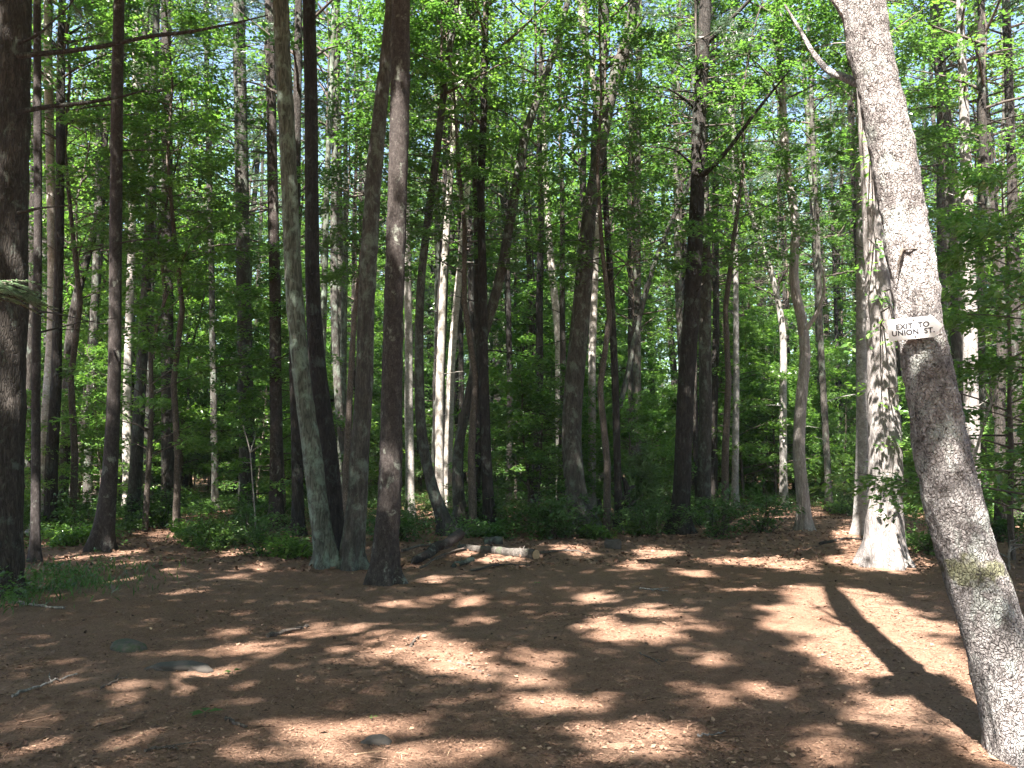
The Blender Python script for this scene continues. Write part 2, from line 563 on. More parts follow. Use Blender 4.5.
def pine_crown(seed, h=12.0, r=2.6, whorls=15, bare=.35, blades=15, leaf=None):
    """conifer: whorls of level limbs, the lowest of them dead and bare, plumes of needles on the rest"""
    g = np.random.default_rng(seed)
    mb = MB()
    tube(mb, np.array([[0, 0, -.2], [0.03, 0, h * .5], [0, .02, h]]), [.05, .03, .01], 6, 1)
    C, A = [], []
    for wv in range(whorls):
        f = wv / (whorls - 1)
        for k in range(g.integers(4, 7)):
            z0 = h * (f * .97) + g.normal(0, .15)
            ln = r * (1 - .75 * f) * g.uniform(.6, 1.15)
            az = g.uniform(0, 6.28)
            path = limb_path(np.array([0, 0, z0]), az, R(g.uniform(-8, 22)), ln, 5, .06, g)
            tube(mb, path, np.linspace(.012 + .008 * ln, .004, 5), 4, 1, cap=False)
            if f < bare * .8 and g.random() < .8:
                for _ in range(2):
                    t = g.uniform(.3, .8); q = np.array([np.interp(t, np.linspace(0, 1, 5), path[:, c]) for c in range(3)])
                    tube(mb, limb_path(q, az + g.choice([-1, 1]) * .8, R(g.uniform(-10, 20)), ln * .35, 3, .05, g), [.008, .006, .003], 3, 1, cap=False)
                continue
            n = int(6 + 6 * ln)
            for _ in range(n):
                t = g.uniform(.3, 1.02)
                q = np.array([np.interp(min(t, 1), np.linspace(0, 1, 5), path[:, c]) for c in range(3)])
                a2 = az + g.choice([-1, 1]) * g.uniform(0, 1.1)
                d = np.array([math.cos(a2), math.sin(a2), g.normal(.05, .2)])
                C.append(q + d * g.uniform(0, .45) * ln * .5 * (1.2 - t) + [0, 0, g.normal(0, .05)]); A.append(d)
    C = np.array(C); A = np.array(A)
    M = len(C)
    pos = np.repeat(C, blades, 0) + np.repeat(norm(A), blades, 0) * g.uniform(-.2, .25, (M * blades, 1))
    ax = np.repeat(A, blades, 0) * .8 + g.normal(0, .55, (M * blades, 3))
    leaves(mb, pos, ax, g.normal(0, 1, (M * blades, 3)) + [0, 0, .6], .17 * g.uniform(.6, 1.2, M * blades), 0, .075, 0, .05)
    return mb.mesh('needle_crown', [leaf or NEEDLE, BARK_TWIG])


def sapling_parts(seed, h=5.0, r=1.7, limbs=26, per=5, nl=20, size=.085, lean=.1, leaf=None, foot=.2):
    """young beech or maple: thin wavy stem and level sprays stacked in tiers"""
    g = np.random.default_rng(seed)
    zs = np.linspace(0, h, 9)
    az0 = g.uniform(0, 6.28)
    bend = lean * h * (zs / h) ** 1.6
    st = np.stack([bend * math.cos(az0) + g.normal(0, .03, 9) * zs / 2, bend * math.sin(az0) + g.normal(0, .03, 9) * zs / 2, zs], -1)
    st[0, 2] = -.15
    ms = MB()
    tube(ms, st, np.linspace(.012 + .006 * h, .006, 9), 6, 0, wob=.05, seed=seed)
    mc = MB()
    P, D, L = [], [], []
    for i in range(limbs):
        f = foot + (1 - foot) * (i + g.uniform(0, .8)) / limbs
        p0 = np.array([np.interp(f * h, zs, st[:, c]) for c in range(3)])
        ln = r * (1.15 - .8 * f) * g.uniform(.45, 1.2)
        az = i * 2.4 + g.normal(0, .6)
        path = limb_path(p0, az, R(g.uniform(2, 38)), ln, 5, .2, g)
        tube(mc, path, np.linspace(.006 + .004 * ln, .003, 5), 4, 1, cap=False)
        for k in range(per):
            t = g.uniform(.3, 1)
            q = np.array([np.interp(t, np.linspace(0, 1, 5), path[:, c]) for c in range(3)])
            a2 = az + g.choice([-1, 1]) * g.uniform(.05, 1.0)
            P.append(q); D.append([math.cos(a2), math.sin(a2), g.normal(-.08, .12)]); L.append(g.uniform(.35, .75) * min(1, .5 + ln * .5))
    sprays(mc, np.array(P), np.array(D), np.array(L), nl, size, 0, g, .25)
    return ms.mesh('thin_stem', [BARK_TWIG]), mc.mesh('tiered_foliage', [leaf or LEAF_YOUNG, BARK_TWIG])


def bush_parts(seed, h=1.1, r=.8, stems=11, nl=18, size=.075, leaf=None):
    g = np.random.default_rng(seed)
    ms = MB(); mc = MB()
    P, D, L = [], [], []
    for i in range(stems):
        az = g.uniform(0, 6.28); sp = g.uniform(.1, 1) * r
        path = limb_path(np.array([g.normal(0, .08), g.normal(0, .08), -.05]), az, math.atan2(h * g.uniform(.6, 1), sp), math.hypot(h, sp) * g.uniform(.7, 1), 5, .25, g)
        tube(ms, path, np.linspace(.009, .003, 5), 4, 0, cap=False)
        for k in range(7):
            t = g.uniform(.2, 1)
            q = np.array([np.interp(t, np.linspace(0, 1, 5), path[:, c]) for c in range(3)])
            a2 = g.uniform(0, 6.28)
            P.append(q); D.append([math.cos(a2), math.sin(a2), g.normal(0, .2)]); L.append(g.uniform(.2, .5) * r)
    sprays(mc, np.array(P), np.array(D), np.array(L), nl, size, 0, g, .3)
    return ms.mesh('bush_stems', [BARK_TWIG]), mc.mesh('bush_leaves', [leaf or LEAF_LOW])


CROWN_N = [broad_crown(s, r=rr, h=hh, limbs=32, per=8, nl=28, size=.105) for s, rr, hh in ((6, 2.4, 11), (7, 2.1, 12), (8, 2.7, 10.5), (9, 1.9, 11.5))]
CROWN_F = [broad_crown(s, r=rr, h=hh, limbs=24, per=4, nl=20, size=.135) for s, rr, hh in ((1, 2.1, 9.5), (2, 1.8, 10), (3, 2.4, 9), (4, 2.0, 10), (5, 1.5, 10.5))]
CROWN_P = [pine_crown(s, r=rr, leaf=lf) for s, rr, lf in ((11, 2.6, None), (12, 2.2, None), (13, 3.0, None))]


def straight_trunk(seed, h=20.0, r=.16, mat=None, stubs=10):
    g = np.random.default_rng(seed)
    k = 16
    zs = np.concatenate([[-.3, 0, .15, .35, .7], np.linspace(1.4, h, k)])
    a, b_ = g.uniform(0, 6.28, 2)
    wv = np.clip(zs, 0, None)
    am = g.uniform(.02, .12)
    pts = np.stack([am * np.sin(wv * .33 + a) + .02 * np.sin(wv * 1.1 + b_) - am * math.sin(a), am * np.sin(wv * .27 + b_) - am * math.sin(b_), zs], -1)
    pts[:5, :2] *= 0
    rr = r * (1 - .72 * np.clip(zs, 0, h) / h)
    mb = MB()
    tube(mb, pts, rr, 12, 0, wob=.05, flare=(.6, .28, int(g.integers(3, 6)), g.uniform(0, 6)), seed=seed)
    for i in range(stubs):
        z = g.uniform(2, h * .6)
        p0 = np.array([np.interp(z, zs, pts[:, c]) for c in range(3)])
        ln = g.uniform(.3, 1.5)
        tube(mb, limb_path(p0, g.uniform(0, 6.28), R(g.uniform(-10, 35)), ln + .15, 4, .05, g), [.018, .012, .008, .004], 4, 0, cap=False)
    return mb.mesh('straight_trunk', [mat])


# ------------------------------------------------------------------ mapped trees: the ones the photograph shows clearly
TREE_FEET = []      # (x, y, r) of everything planted, to keep others away
AX29 = None


def trunk_from_photo(pts, widths, depth=None, lean=0.0, height=20.0, sides=16, mat=None, seed=0, flare=(.85, .25, 4, .4), wob=.06, lump=0.0,
                     step=.35, stubs=0, top_lean=(0, 0), rough=None):
    """trunk whose axis runs through the given picture points at the foot's own distance; real size, real thickness"""
    base = ground_at(*pts[0]) if depth is None else at_depth(pts[0][0], pts[0][1], depth)
    d0 = base[1]
    world = []
    for px, py in pts:
        d = d0
        for _ in range(3):
            p = at_depth(px, py, d); d = d0 + lean * max(0, p[2] - base[2])
        world.append(at_depth(px, py, d))
    world = np.array(world)
    wr = np.array([np.interp(p[1], [a for a, _ in widths], [b_ for _, b_ in widths]) for p in pts]) * world[:, 1] / FPX / 2
    base[2] = 0
    loc = base.copy(); loc[2] = float(terrain(base[0], base[1]))
    rel = world - base
    rel[0, 2] = 0
    # above the frame: keep going, straightening up
    dirn = rel[-1] - rel[-2]; dirn = dirn / max(dirn[2], 1e-3)
    zt = rel[-1, 2]
    ext = []
    z = zt
    p = rel[-1].copy()
    k = 0
    while z < height - .6:
        stp = 1.0
        k += 1
        fall = math.exp(-k / 3.0)
        p = p + np.array([dirn[0] * fall + top_lean[0], dirn[1] * fall + top_lean[1], 1]) * stp
        z = p[2]
        ext.append(p.copy())
    r_end = wr[-1]
    allp = np.vstack([[[0, 0, -.3]], rel, np.array(ext).reshape(-1, 3)])
    allp[0, :2] = rel[0, :2]
    er = [max(.02, r_end * (1 - .9 * (q[2] - zt) / max(height - zt, .1))) for q in ext]
    allr = np.concatenate([[wr[0]], wr, er])
    # resample smoothly
    seg = np.concatenate([[0], np.cumsum(np.linalg.norm(np.diff(allp, axis=0), axis=1))])
    zz = allp[:, 2]
    n_low = np.concatenate([np.linspace(0, seg[1] + .9, 12), np.arange(seg[1] + 1.0, seg[-1], step), [seg[-1]]])

    def catmull(arr, s):
        # monotone-ish cubic through control points
        m = np.gradient(arr, seg)
        i = np.clip(np.searchsorted(seg, s) - 1, 0, len(seg) - 2)
        h = seg[i + 1] - seg[i]; t = (s - seg[i]) / h
        return ((2 * t ** 3 - 3 * t ** 2 + 1) * arr[i] + (t ** 3 - 2 * t ** 2 + t) * h * m[i] + (-2 * t ** 3 + 3 * t ** 2) * arr[i + 1] + (t ** 3 - t ** 2) * h * m[i + 1])
    path = np.stack([catmull(allp[:, c], n_low) for c in range(3)], -1)
    rad = np.interp(n_low, seg, allr)
    g = np.random.default_rng(seed + 100)
    mb = MB()
    tube(mb, path, rad, sides, 0, wob=wob, lump=lump, flare=flare, seed=seed, rough=rough)
    for i in range(stubs):
        zq = g.uniform(1.8, min(height * .6, 11))
        p0 = np.array([np.interp(zq, path[:, 2], path[:, c]) for c in range(3)])
        ln = g.uniform(.25, 1.3)
        tube(mb, limb_path(p0, g.uniform(0, 6.28), R(g.uniform(-15, 40)), ln + .15, 5, .08, g), [.02, .014, .01, .007, .004], 5, 0, cap=False)
    return mb, loc, path, rad, mb.mesh('trunk', [mat])


def plant(pts, widths, label, mat, group=None, crown=None, crown_z=9.0, crown_scale=1.0, name='broadleaf_tree', extra=None, **kw):
    mb, loc, path, rad, me = trunk_from_photo(pts, widths, mat=mat, **kw)
    t = empty(name, loc)
    tag(t, label, 'tree', group or 'trees around the clearing')
    link('trunk', me, t)
    TREE_FEET.append((loc[0], loc[1], rad[1]))
    if crown is not None:
        cx = np.interp(crown_z, path[:, 2], path[:, 0]); cy = np.interp(crown_z, path[:, 2], path[:, 1])
        c = link('crown', crown, t, (cx, cy, crown_z))
        c.rotation_euler = (0, 0, float(rng.uniform(0, 6.28)))
        c.scale = (crown_scale, crown_scale, crown_scale)
    return t, loc, path, rad


MAPPED = {}
# the tree with the arrow board
t29, L29, P29, R29 = plant(
    [(1029, 752), (1010, 680), (985, 600), (967, 550), (943, 455), (932, 390), (920, 325), (915, 282), (900, 195), (886, 117), (871, 50), (862, 0), (846, -80), (832, -190)],
    [(0, 43), (117, 43), (200, 43), (290, 44), (330, 44), (390, 48), (455, 51), (550, 55), (600, 58), (680, 66), (752, 76)],
    'mottled grey leaning trunk in front at the right, carrying the white arrow board', BARK_SIGN, lean=.12, height=15, sides=110,
    flare=(.22, .10, 3, .4), wob=.025, rough=(.15, 14), step=.022, seed=29, name='leaning_tree')
t28, L28, P28, R28 = plant(
    [(884, 565), (884, 540), (885, 500), (885, 450), (883, 390), (878, 290), (873, 200), (868, 100), (864, 0)],
    [(0, 20), (100, 21), (200, 22), (290, 24), (390, 29), (450, 32), (500, 33), (540, 36), (565, 40)],
    'stout pale pine with flared foot and leaf shadows on its bark, behind the leaning trunk', BARK_PINE, height=20, sides=64,
    flare=(.5, .3, 5, 1.0), wob=.03, rough=(.10, 10), step=.06, seed=28, name='pine_tree', stubs=4)
t11, L11, P11, R11 = plant(
    [(385, 583), (386, 540), (389, 500), (391, 450), (392, 390), (394, 300), (397, 200), (400, 100), (401, 0)],
    [(0, 18), (100, 20), (300, 20), (390, 21), (500, 23), (583, 27)],
    'ruddy brown straight trunk standing furthest forward on the clearing, left of the logs', BARK_RED, height=19, sides=48,
    flare=(.7, .2, 5, .8), wob=.03, rough=(.12, 12), step=.06, seed=11, name='maple_tree')
t10, L10, P10, R10 = plant(
    [(351, 566), (357, 500), (360, 450), (364, 390), (366, 300), (371, 225), (376, 150), (381, 100), (388, 40), (391, 0)],
    [(0, 11), (100, 14), (150, 16), (225, 17), (300, 17), (450, 18), (566, 22)],
    'grey curved trunk leaning right and passing behind the ruddy brown front trunk', BARK_GREY, height=19, sides=32,
    flare=(.8, .2, 4, .2), wob=.05, rough=(.12, 9), step=.08, seed=10, name='maple_tree')
t8, L8, P8, R8 = plant(
    [(327, 566), (322, 530), (312, 450), (303, 390), (295, 300), (290, 200), (288, 150), (283, 60), (281, 0)],
    [(0, 16), (150, 16), (300, 17), (390, 18), (450, 19), (530, 20), (566, 23)],
    'greenish lichened trunk leaning left, second of the close trio behind the front trunk', BARK_MAPLE, height=19, sides=32,
    flare=(.8, .2, 4, 1.2), wob=.04, rough=(.12, 9), step=.08, seed=8, name='maple_tree')
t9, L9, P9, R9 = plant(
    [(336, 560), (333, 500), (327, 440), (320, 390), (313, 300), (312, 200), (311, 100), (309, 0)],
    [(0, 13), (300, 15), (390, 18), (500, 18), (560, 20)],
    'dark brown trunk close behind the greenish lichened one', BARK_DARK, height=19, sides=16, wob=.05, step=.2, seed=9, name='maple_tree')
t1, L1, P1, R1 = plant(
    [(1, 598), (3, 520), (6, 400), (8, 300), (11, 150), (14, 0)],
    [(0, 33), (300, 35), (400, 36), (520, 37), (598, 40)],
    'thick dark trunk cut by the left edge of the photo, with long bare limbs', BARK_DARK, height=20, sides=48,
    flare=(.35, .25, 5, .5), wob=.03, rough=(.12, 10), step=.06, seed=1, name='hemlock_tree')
t2, L2, P2, R2 = plant(
    [(101, 552), (105, 520), (109, 480), (112, 440), (114, 390), (115, 300), (116, 200), (117, 100), (119, 0)],
    [(0, 11), (200, 12), (300, 12), (390, 13), (440, 14), (500, 16), (552, 22)],
    'slim brown trunk with spreading roots at the edge of the left trail', BARK_RED, height=19, sides=18,
    flare=(.9, .25, 4, 2.6), wob=.04, step=.2, seed=2, name='pine_tree', stubs=6)

# further trees in view, each one placed where its foot stands
G2 = 'trees at the back of the clearing'
spec = [
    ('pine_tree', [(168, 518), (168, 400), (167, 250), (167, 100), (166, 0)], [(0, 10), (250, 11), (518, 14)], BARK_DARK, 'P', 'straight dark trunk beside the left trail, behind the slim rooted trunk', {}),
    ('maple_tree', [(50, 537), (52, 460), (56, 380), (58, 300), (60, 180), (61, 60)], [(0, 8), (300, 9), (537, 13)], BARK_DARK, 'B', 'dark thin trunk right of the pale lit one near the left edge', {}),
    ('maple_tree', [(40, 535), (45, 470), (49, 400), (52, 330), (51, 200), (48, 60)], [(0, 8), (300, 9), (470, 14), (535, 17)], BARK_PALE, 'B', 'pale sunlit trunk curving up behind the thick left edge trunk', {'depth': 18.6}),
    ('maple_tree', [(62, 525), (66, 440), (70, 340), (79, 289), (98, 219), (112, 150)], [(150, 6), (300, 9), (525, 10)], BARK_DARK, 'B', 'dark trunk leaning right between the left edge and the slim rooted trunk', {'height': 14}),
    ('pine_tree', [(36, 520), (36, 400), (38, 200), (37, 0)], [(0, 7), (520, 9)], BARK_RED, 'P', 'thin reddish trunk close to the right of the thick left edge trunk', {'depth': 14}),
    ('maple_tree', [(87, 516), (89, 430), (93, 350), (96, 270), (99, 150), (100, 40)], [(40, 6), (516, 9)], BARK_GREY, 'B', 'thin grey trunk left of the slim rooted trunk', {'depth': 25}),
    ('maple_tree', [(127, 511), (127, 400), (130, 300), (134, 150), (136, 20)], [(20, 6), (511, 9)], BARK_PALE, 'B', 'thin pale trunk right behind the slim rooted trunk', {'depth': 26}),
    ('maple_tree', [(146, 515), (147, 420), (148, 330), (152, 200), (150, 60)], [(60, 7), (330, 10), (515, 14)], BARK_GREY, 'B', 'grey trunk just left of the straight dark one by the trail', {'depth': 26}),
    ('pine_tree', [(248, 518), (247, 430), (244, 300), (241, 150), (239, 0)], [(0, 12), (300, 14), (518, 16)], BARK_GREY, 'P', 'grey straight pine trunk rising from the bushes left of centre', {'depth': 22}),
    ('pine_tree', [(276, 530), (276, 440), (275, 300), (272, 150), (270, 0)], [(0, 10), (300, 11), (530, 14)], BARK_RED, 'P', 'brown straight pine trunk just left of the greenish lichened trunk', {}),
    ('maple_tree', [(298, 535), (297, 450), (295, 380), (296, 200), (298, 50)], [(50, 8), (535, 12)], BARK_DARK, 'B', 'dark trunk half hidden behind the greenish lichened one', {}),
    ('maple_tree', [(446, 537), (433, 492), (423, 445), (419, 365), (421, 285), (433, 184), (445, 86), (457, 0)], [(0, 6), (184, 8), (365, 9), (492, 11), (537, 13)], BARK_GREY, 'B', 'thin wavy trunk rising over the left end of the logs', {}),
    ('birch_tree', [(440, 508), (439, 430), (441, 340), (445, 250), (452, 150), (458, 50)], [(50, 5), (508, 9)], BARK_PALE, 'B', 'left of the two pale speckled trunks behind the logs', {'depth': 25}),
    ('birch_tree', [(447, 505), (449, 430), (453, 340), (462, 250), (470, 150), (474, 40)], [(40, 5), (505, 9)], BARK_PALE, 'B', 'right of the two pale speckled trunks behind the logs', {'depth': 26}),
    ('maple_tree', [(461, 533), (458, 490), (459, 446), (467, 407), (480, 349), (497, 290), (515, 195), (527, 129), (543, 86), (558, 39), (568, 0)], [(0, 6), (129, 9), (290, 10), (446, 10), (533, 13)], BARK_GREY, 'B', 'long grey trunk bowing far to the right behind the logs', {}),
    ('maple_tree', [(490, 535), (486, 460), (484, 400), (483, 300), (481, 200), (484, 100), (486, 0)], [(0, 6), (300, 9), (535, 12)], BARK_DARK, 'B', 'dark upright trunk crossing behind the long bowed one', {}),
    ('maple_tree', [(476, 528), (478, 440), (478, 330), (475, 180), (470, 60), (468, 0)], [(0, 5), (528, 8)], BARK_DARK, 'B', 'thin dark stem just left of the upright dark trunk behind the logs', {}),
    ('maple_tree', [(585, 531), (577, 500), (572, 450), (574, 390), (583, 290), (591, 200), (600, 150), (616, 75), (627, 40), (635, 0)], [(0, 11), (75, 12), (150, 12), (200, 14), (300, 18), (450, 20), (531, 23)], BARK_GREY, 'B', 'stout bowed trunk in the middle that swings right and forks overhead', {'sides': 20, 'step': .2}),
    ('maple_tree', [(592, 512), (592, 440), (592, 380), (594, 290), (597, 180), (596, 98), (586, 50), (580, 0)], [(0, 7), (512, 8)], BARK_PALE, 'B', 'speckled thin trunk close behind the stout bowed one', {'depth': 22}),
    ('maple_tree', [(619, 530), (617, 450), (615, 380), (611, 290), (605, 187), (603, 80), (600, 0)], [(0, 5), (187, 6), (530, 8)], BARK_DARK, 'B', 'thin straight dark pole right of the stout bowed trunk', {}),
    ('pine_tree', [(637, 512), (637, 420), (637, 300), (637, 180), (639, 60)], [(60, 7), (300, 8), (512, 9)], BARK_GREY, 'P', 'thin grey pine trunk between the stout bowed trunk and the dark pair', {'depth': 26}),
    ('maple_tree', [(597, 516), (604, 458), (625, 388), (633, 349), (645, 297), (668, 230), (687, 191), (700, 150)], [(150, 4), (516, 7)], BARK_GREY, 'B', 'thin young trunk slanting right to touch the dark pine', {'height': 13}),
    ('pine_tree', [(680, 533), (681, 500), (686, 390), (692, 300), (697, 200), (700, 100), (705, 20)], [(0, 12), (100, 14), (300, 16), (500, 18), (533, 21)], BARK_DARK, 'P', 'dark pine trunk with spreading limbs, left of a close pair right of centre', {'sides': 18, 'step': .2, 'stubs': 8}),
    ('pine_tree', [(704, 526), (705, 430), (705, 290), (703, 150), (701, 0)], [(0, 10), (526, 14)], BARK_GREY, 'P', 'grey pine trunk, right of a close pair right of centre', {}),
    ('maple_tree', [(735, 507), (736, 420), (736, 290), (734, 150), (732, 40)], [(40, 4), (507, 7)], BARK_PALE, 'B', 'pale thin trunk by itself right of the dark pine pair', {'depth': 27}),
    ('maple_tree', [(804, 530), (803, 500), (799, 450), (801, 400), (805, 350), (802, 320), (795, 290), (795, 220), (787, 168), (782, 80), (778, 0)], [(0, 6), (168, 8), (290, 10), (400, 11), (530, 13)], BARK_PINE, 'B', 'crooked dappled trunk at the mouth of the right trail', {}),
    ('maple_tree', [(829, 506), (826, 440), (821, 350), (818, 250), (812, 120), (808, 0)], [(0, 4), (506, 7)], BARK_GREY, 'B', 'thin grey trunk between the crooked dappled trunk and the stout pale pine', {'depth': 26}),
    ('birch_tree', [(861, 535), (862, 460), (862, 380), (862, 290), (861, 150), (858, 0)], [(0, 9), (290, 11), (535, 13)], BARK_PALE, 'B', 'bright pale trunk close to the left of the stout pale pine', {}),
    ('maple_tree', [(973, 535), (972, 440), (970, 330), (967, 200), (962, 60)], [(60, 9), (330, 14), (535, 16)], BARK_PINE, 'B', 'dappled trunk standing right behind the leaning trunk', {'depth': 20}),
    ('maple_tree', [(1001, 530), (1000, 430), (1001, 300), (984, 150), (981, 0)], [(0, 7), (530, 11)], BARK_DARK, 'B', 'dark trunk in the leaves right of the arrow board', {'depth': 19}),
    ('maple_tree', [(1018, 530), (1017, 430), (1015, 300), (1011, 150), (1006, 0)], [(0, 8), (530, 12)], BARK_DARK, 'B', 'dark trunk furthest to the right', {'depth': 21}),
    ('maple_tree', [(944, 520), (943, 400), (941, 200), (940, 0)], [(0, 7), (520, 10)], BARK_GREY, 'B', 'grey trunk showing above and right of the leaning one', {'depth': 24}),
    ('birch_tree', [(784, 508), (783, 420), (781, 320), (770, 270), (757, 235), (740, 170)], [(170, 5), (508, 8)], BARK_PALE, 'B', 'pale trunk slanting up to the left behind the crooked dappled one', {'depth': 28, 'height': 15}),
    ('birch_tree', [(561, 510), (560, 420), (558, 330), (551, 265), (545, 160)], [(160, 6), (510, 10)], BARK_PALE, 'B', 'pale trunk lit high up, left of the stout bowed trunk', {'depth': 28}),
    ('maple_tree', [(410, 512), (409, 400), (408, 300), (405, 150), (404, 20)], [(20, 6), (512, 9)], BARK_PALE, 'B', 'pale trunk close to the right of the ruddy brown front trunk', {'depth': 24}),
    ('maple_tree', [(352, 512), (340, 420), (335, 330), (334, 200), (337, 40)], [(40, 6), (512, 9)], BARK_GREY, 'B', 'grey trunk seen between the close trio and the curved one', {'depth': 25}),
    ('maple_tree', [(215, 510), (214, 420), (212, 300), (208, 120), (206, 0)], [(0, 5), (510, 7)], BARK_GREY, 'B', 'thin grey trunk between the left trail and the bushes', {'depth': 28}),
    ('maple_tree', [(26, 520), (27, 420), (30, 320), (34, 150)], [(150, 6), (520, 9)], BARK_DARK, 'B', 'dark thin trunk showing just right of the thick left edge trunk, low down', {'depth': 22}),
]
for i, (nm, pts, wd, bk, ck, lab, kw) in enumerate(spec):
    kw = dict(kw)
    g = np.random.default_rng(300 + i)
    cr = CROWN_P[g.integers(len(CROWN_P))] if ck == 'P' else CROWN_N[g.integers(len(CROWN_N))]
    d = kw.get('depth') or ground_at(*pts[0])[1]
    if 'height' not in kw: kw['height'] = float(g.uniform(17, 21))
    if d > 18.5 and ck == 'B' and i % 4: cr = CROWN_F[g.integers(len(CROWN_F))]
    cz = max(9.6 if d < 18 else 4.5, min(kw['height'] - 9, 1.6 + .36 * d + g.uniform(-1, 1.0)))
    sc = (kw['height'] - cz + 1.0) / 11.5 * (1 if ck == 'B' else .66)
    t_, loc_, path_, rad_ = plant(pts, wd, lab, bk, G2, cr, cz, sc, nm, seed=40 + i, stubs=kw.pop('stubs', 3), **kw)
    if 'stout bowed' in lab and 'middle' in lab:
        MAPPED['bowed'] = (t_, path_, rad_)
    if 'with spreading limbs' in lab:
        MAPPED['darkpine'] = (t_, path_, rad_)
    if 'bright pale trunk close' in lab:
        AXB = path_ + np.array(t_.location)
    if 'crooked' in lab:
        MAPPED['crooked'] = (t_, path_, rad_)


def limb_on(tree, pts, radii, mat, name='limb', sides=7):
    mb = MB()
    pts = np.asarray(pts, float)
    s = np.linspace(0, 1, len(pts)); q = np.linspace(0, 1, len(pts) * 4)
    p = np.stack([np.interp(q, s, pts[:, c]) for c in range(3)], -1)
    p[1:-1] = (p[:-2] + p[1:-1] * 2 + p[2:]) / 4
    tube(mb, p, np.interp(q, s, radii), sides, 0, wob=.06, seed=len(bpy.data.objects))
    return link(name, mb.mesh(name, [mat]), tree)


def rel_photo(tree, plist, d):
    o = np.array(tree.location)
    return [at_depth(px, py, dd) - o for (px, py), dd in zip(plist, d)]


# the long bare limbs of the thick trunk at the left edge
o1 = np.array(t1.location)
limb_on(t1, rel_photo(t1, [(18, 56), (60, 52), (105, 46), (150, 36), (195, 31), (240, 22), (268, 15)], [10.3, 10.2, 10.1, 10, 9.9, 9.8, 9.7]), [.035, .03, .026, .022, .018, .012, .006], BARK_DARK, 'bare_limb')
limb_on(t1, rel_photo(t1, [(18, 112), (45, 107), (85, 103), (120, 97), (146, 90)], [10.3, 10.2, 10.1, 10, 9.9]), [.032, .026, .022, .016, .007], BARK_DARK, 'bare_limb')
limb_on(t1, rel_photo(t1, [(18, 213), (40, 208), (60, 206), (78, 204)], [10.3, 10.2, 10.1, 10]), [.022, .015, .01, .005], BARK_DARK, 'bare_limb')
limb_on(t1, rel_photo(t1, [(18, 44), (40, 34), (52, 22), (70, 6), (80, -14)], [10.3, 10.2, 10.1, 10, 9.9]), [.022, .015, .012, .009, .005], BARK_DARK, 'bare_limb')
# limbs of the leaning tree, the dark pine, the crooked tree and the fork of the bowed one
limb_on(t29, rel_photo(t29, [(850, 16), (838, 2), (822, -14), (800, -40)], [5.68, 5.7, 5.75, 5.8]), [.05, .03, .024, .014], BARK_SIGN)
limb_on(t29, rel_photo(t29, [(872, 90), (850, 80), (826, 70), (812, 52), (800, 30), (785, 5)], [5.6, 5.9, 6.2, 6.4, 6.6, 6.8]), [.03, .028, .024, .018, .013, .008], BARK_SIGN)
def on29(px, py, out=.0):
    q = at_depth(px, py, 5.5)
    zc_ = q[2]
    dc = np.interp(zc_, P29[:, 2] + t29.location[2], P29[:, 1] + t29.location[1]); rr_ = np.interp(zc_, P29[:, 2], R29)
    cx_ = np.interp(zc_, P29[:, 2], P29[:, 0]) + t29.location[0]
    off = (at_depth(px, py, dc)[0] - cx_) / rr_
    return at_depth(px, py, dc - rr_ * math.sqrt(max(0, 1 - off * off)) - out) - np.array(t29.location)


limb_on(t29, [on29(903, 250, -.02), on29(902, 250, .012), on29(899, 262, .015), on29(897, 275, .012)], [.012, .010, .006, .003], BARK_TWIG, 'dead_twig')
limb_on(t29, [on29(903, 250, -.02), on29(909, 249, .01), on29(917, 249, .01), on29(926, 252, .008)], [.008, .004, .003, .002], BARK_TWIG, 'dead_twig')
tdp = MAPPED['darkpine'][0]
limb_on(tdp, rel_photo(tdp, [(696, 180), (712, 168), (732, 145), (757, 110), (790, 70)], [19.2, 18.8, 18.4, 18, 17.5]), [.07, .055, .045, .035, .015], BARK_DARK)
limb_on(tdp, rel_photo(tdp, [(703, 48), (716, 34), (738, 12), (760, -10)], [19.3, 19, 18.7, 18.4]), [.06, .05, .04, .03], BARK_DARK)
limb_on(tdp, rel_photo(tdp, [(697, 170), (688, 160), (676, 150), (660, 146)], [19.3, 19, 18.8, 18.6]), [.04, .03, .02, .01], BARK_DARK)
limb_on(tdp, rel_photo(tdp, [(697, 110), (684, 98), (668, 88), (650, 86)], [19.3, 19, 18.8, 18.6]), [.04, .03, .02, .01], BARK_DARK)
tb = MAPPED['bowed'][0]
limb_on(tb, rel_photo(tb, [(596, 170), (596, 130), (599, 95), (606, 40), (604, 0), (600, -40)], [20.1, 20, 19.9, 19.8, 19.7, 19.6]), [.13, .12, .11, .10, .09, .07], BARK_GREY)
tc_ = MAPPED['crooked'][0]
limb_on(tc_, rel_photo(tc_, [(806, 330), (818, 312), (825, 290), (822, 265)], [19.4, 19.3, 19.2, 19.2]), [.05, .04, .03, .015], BARK_PINE)
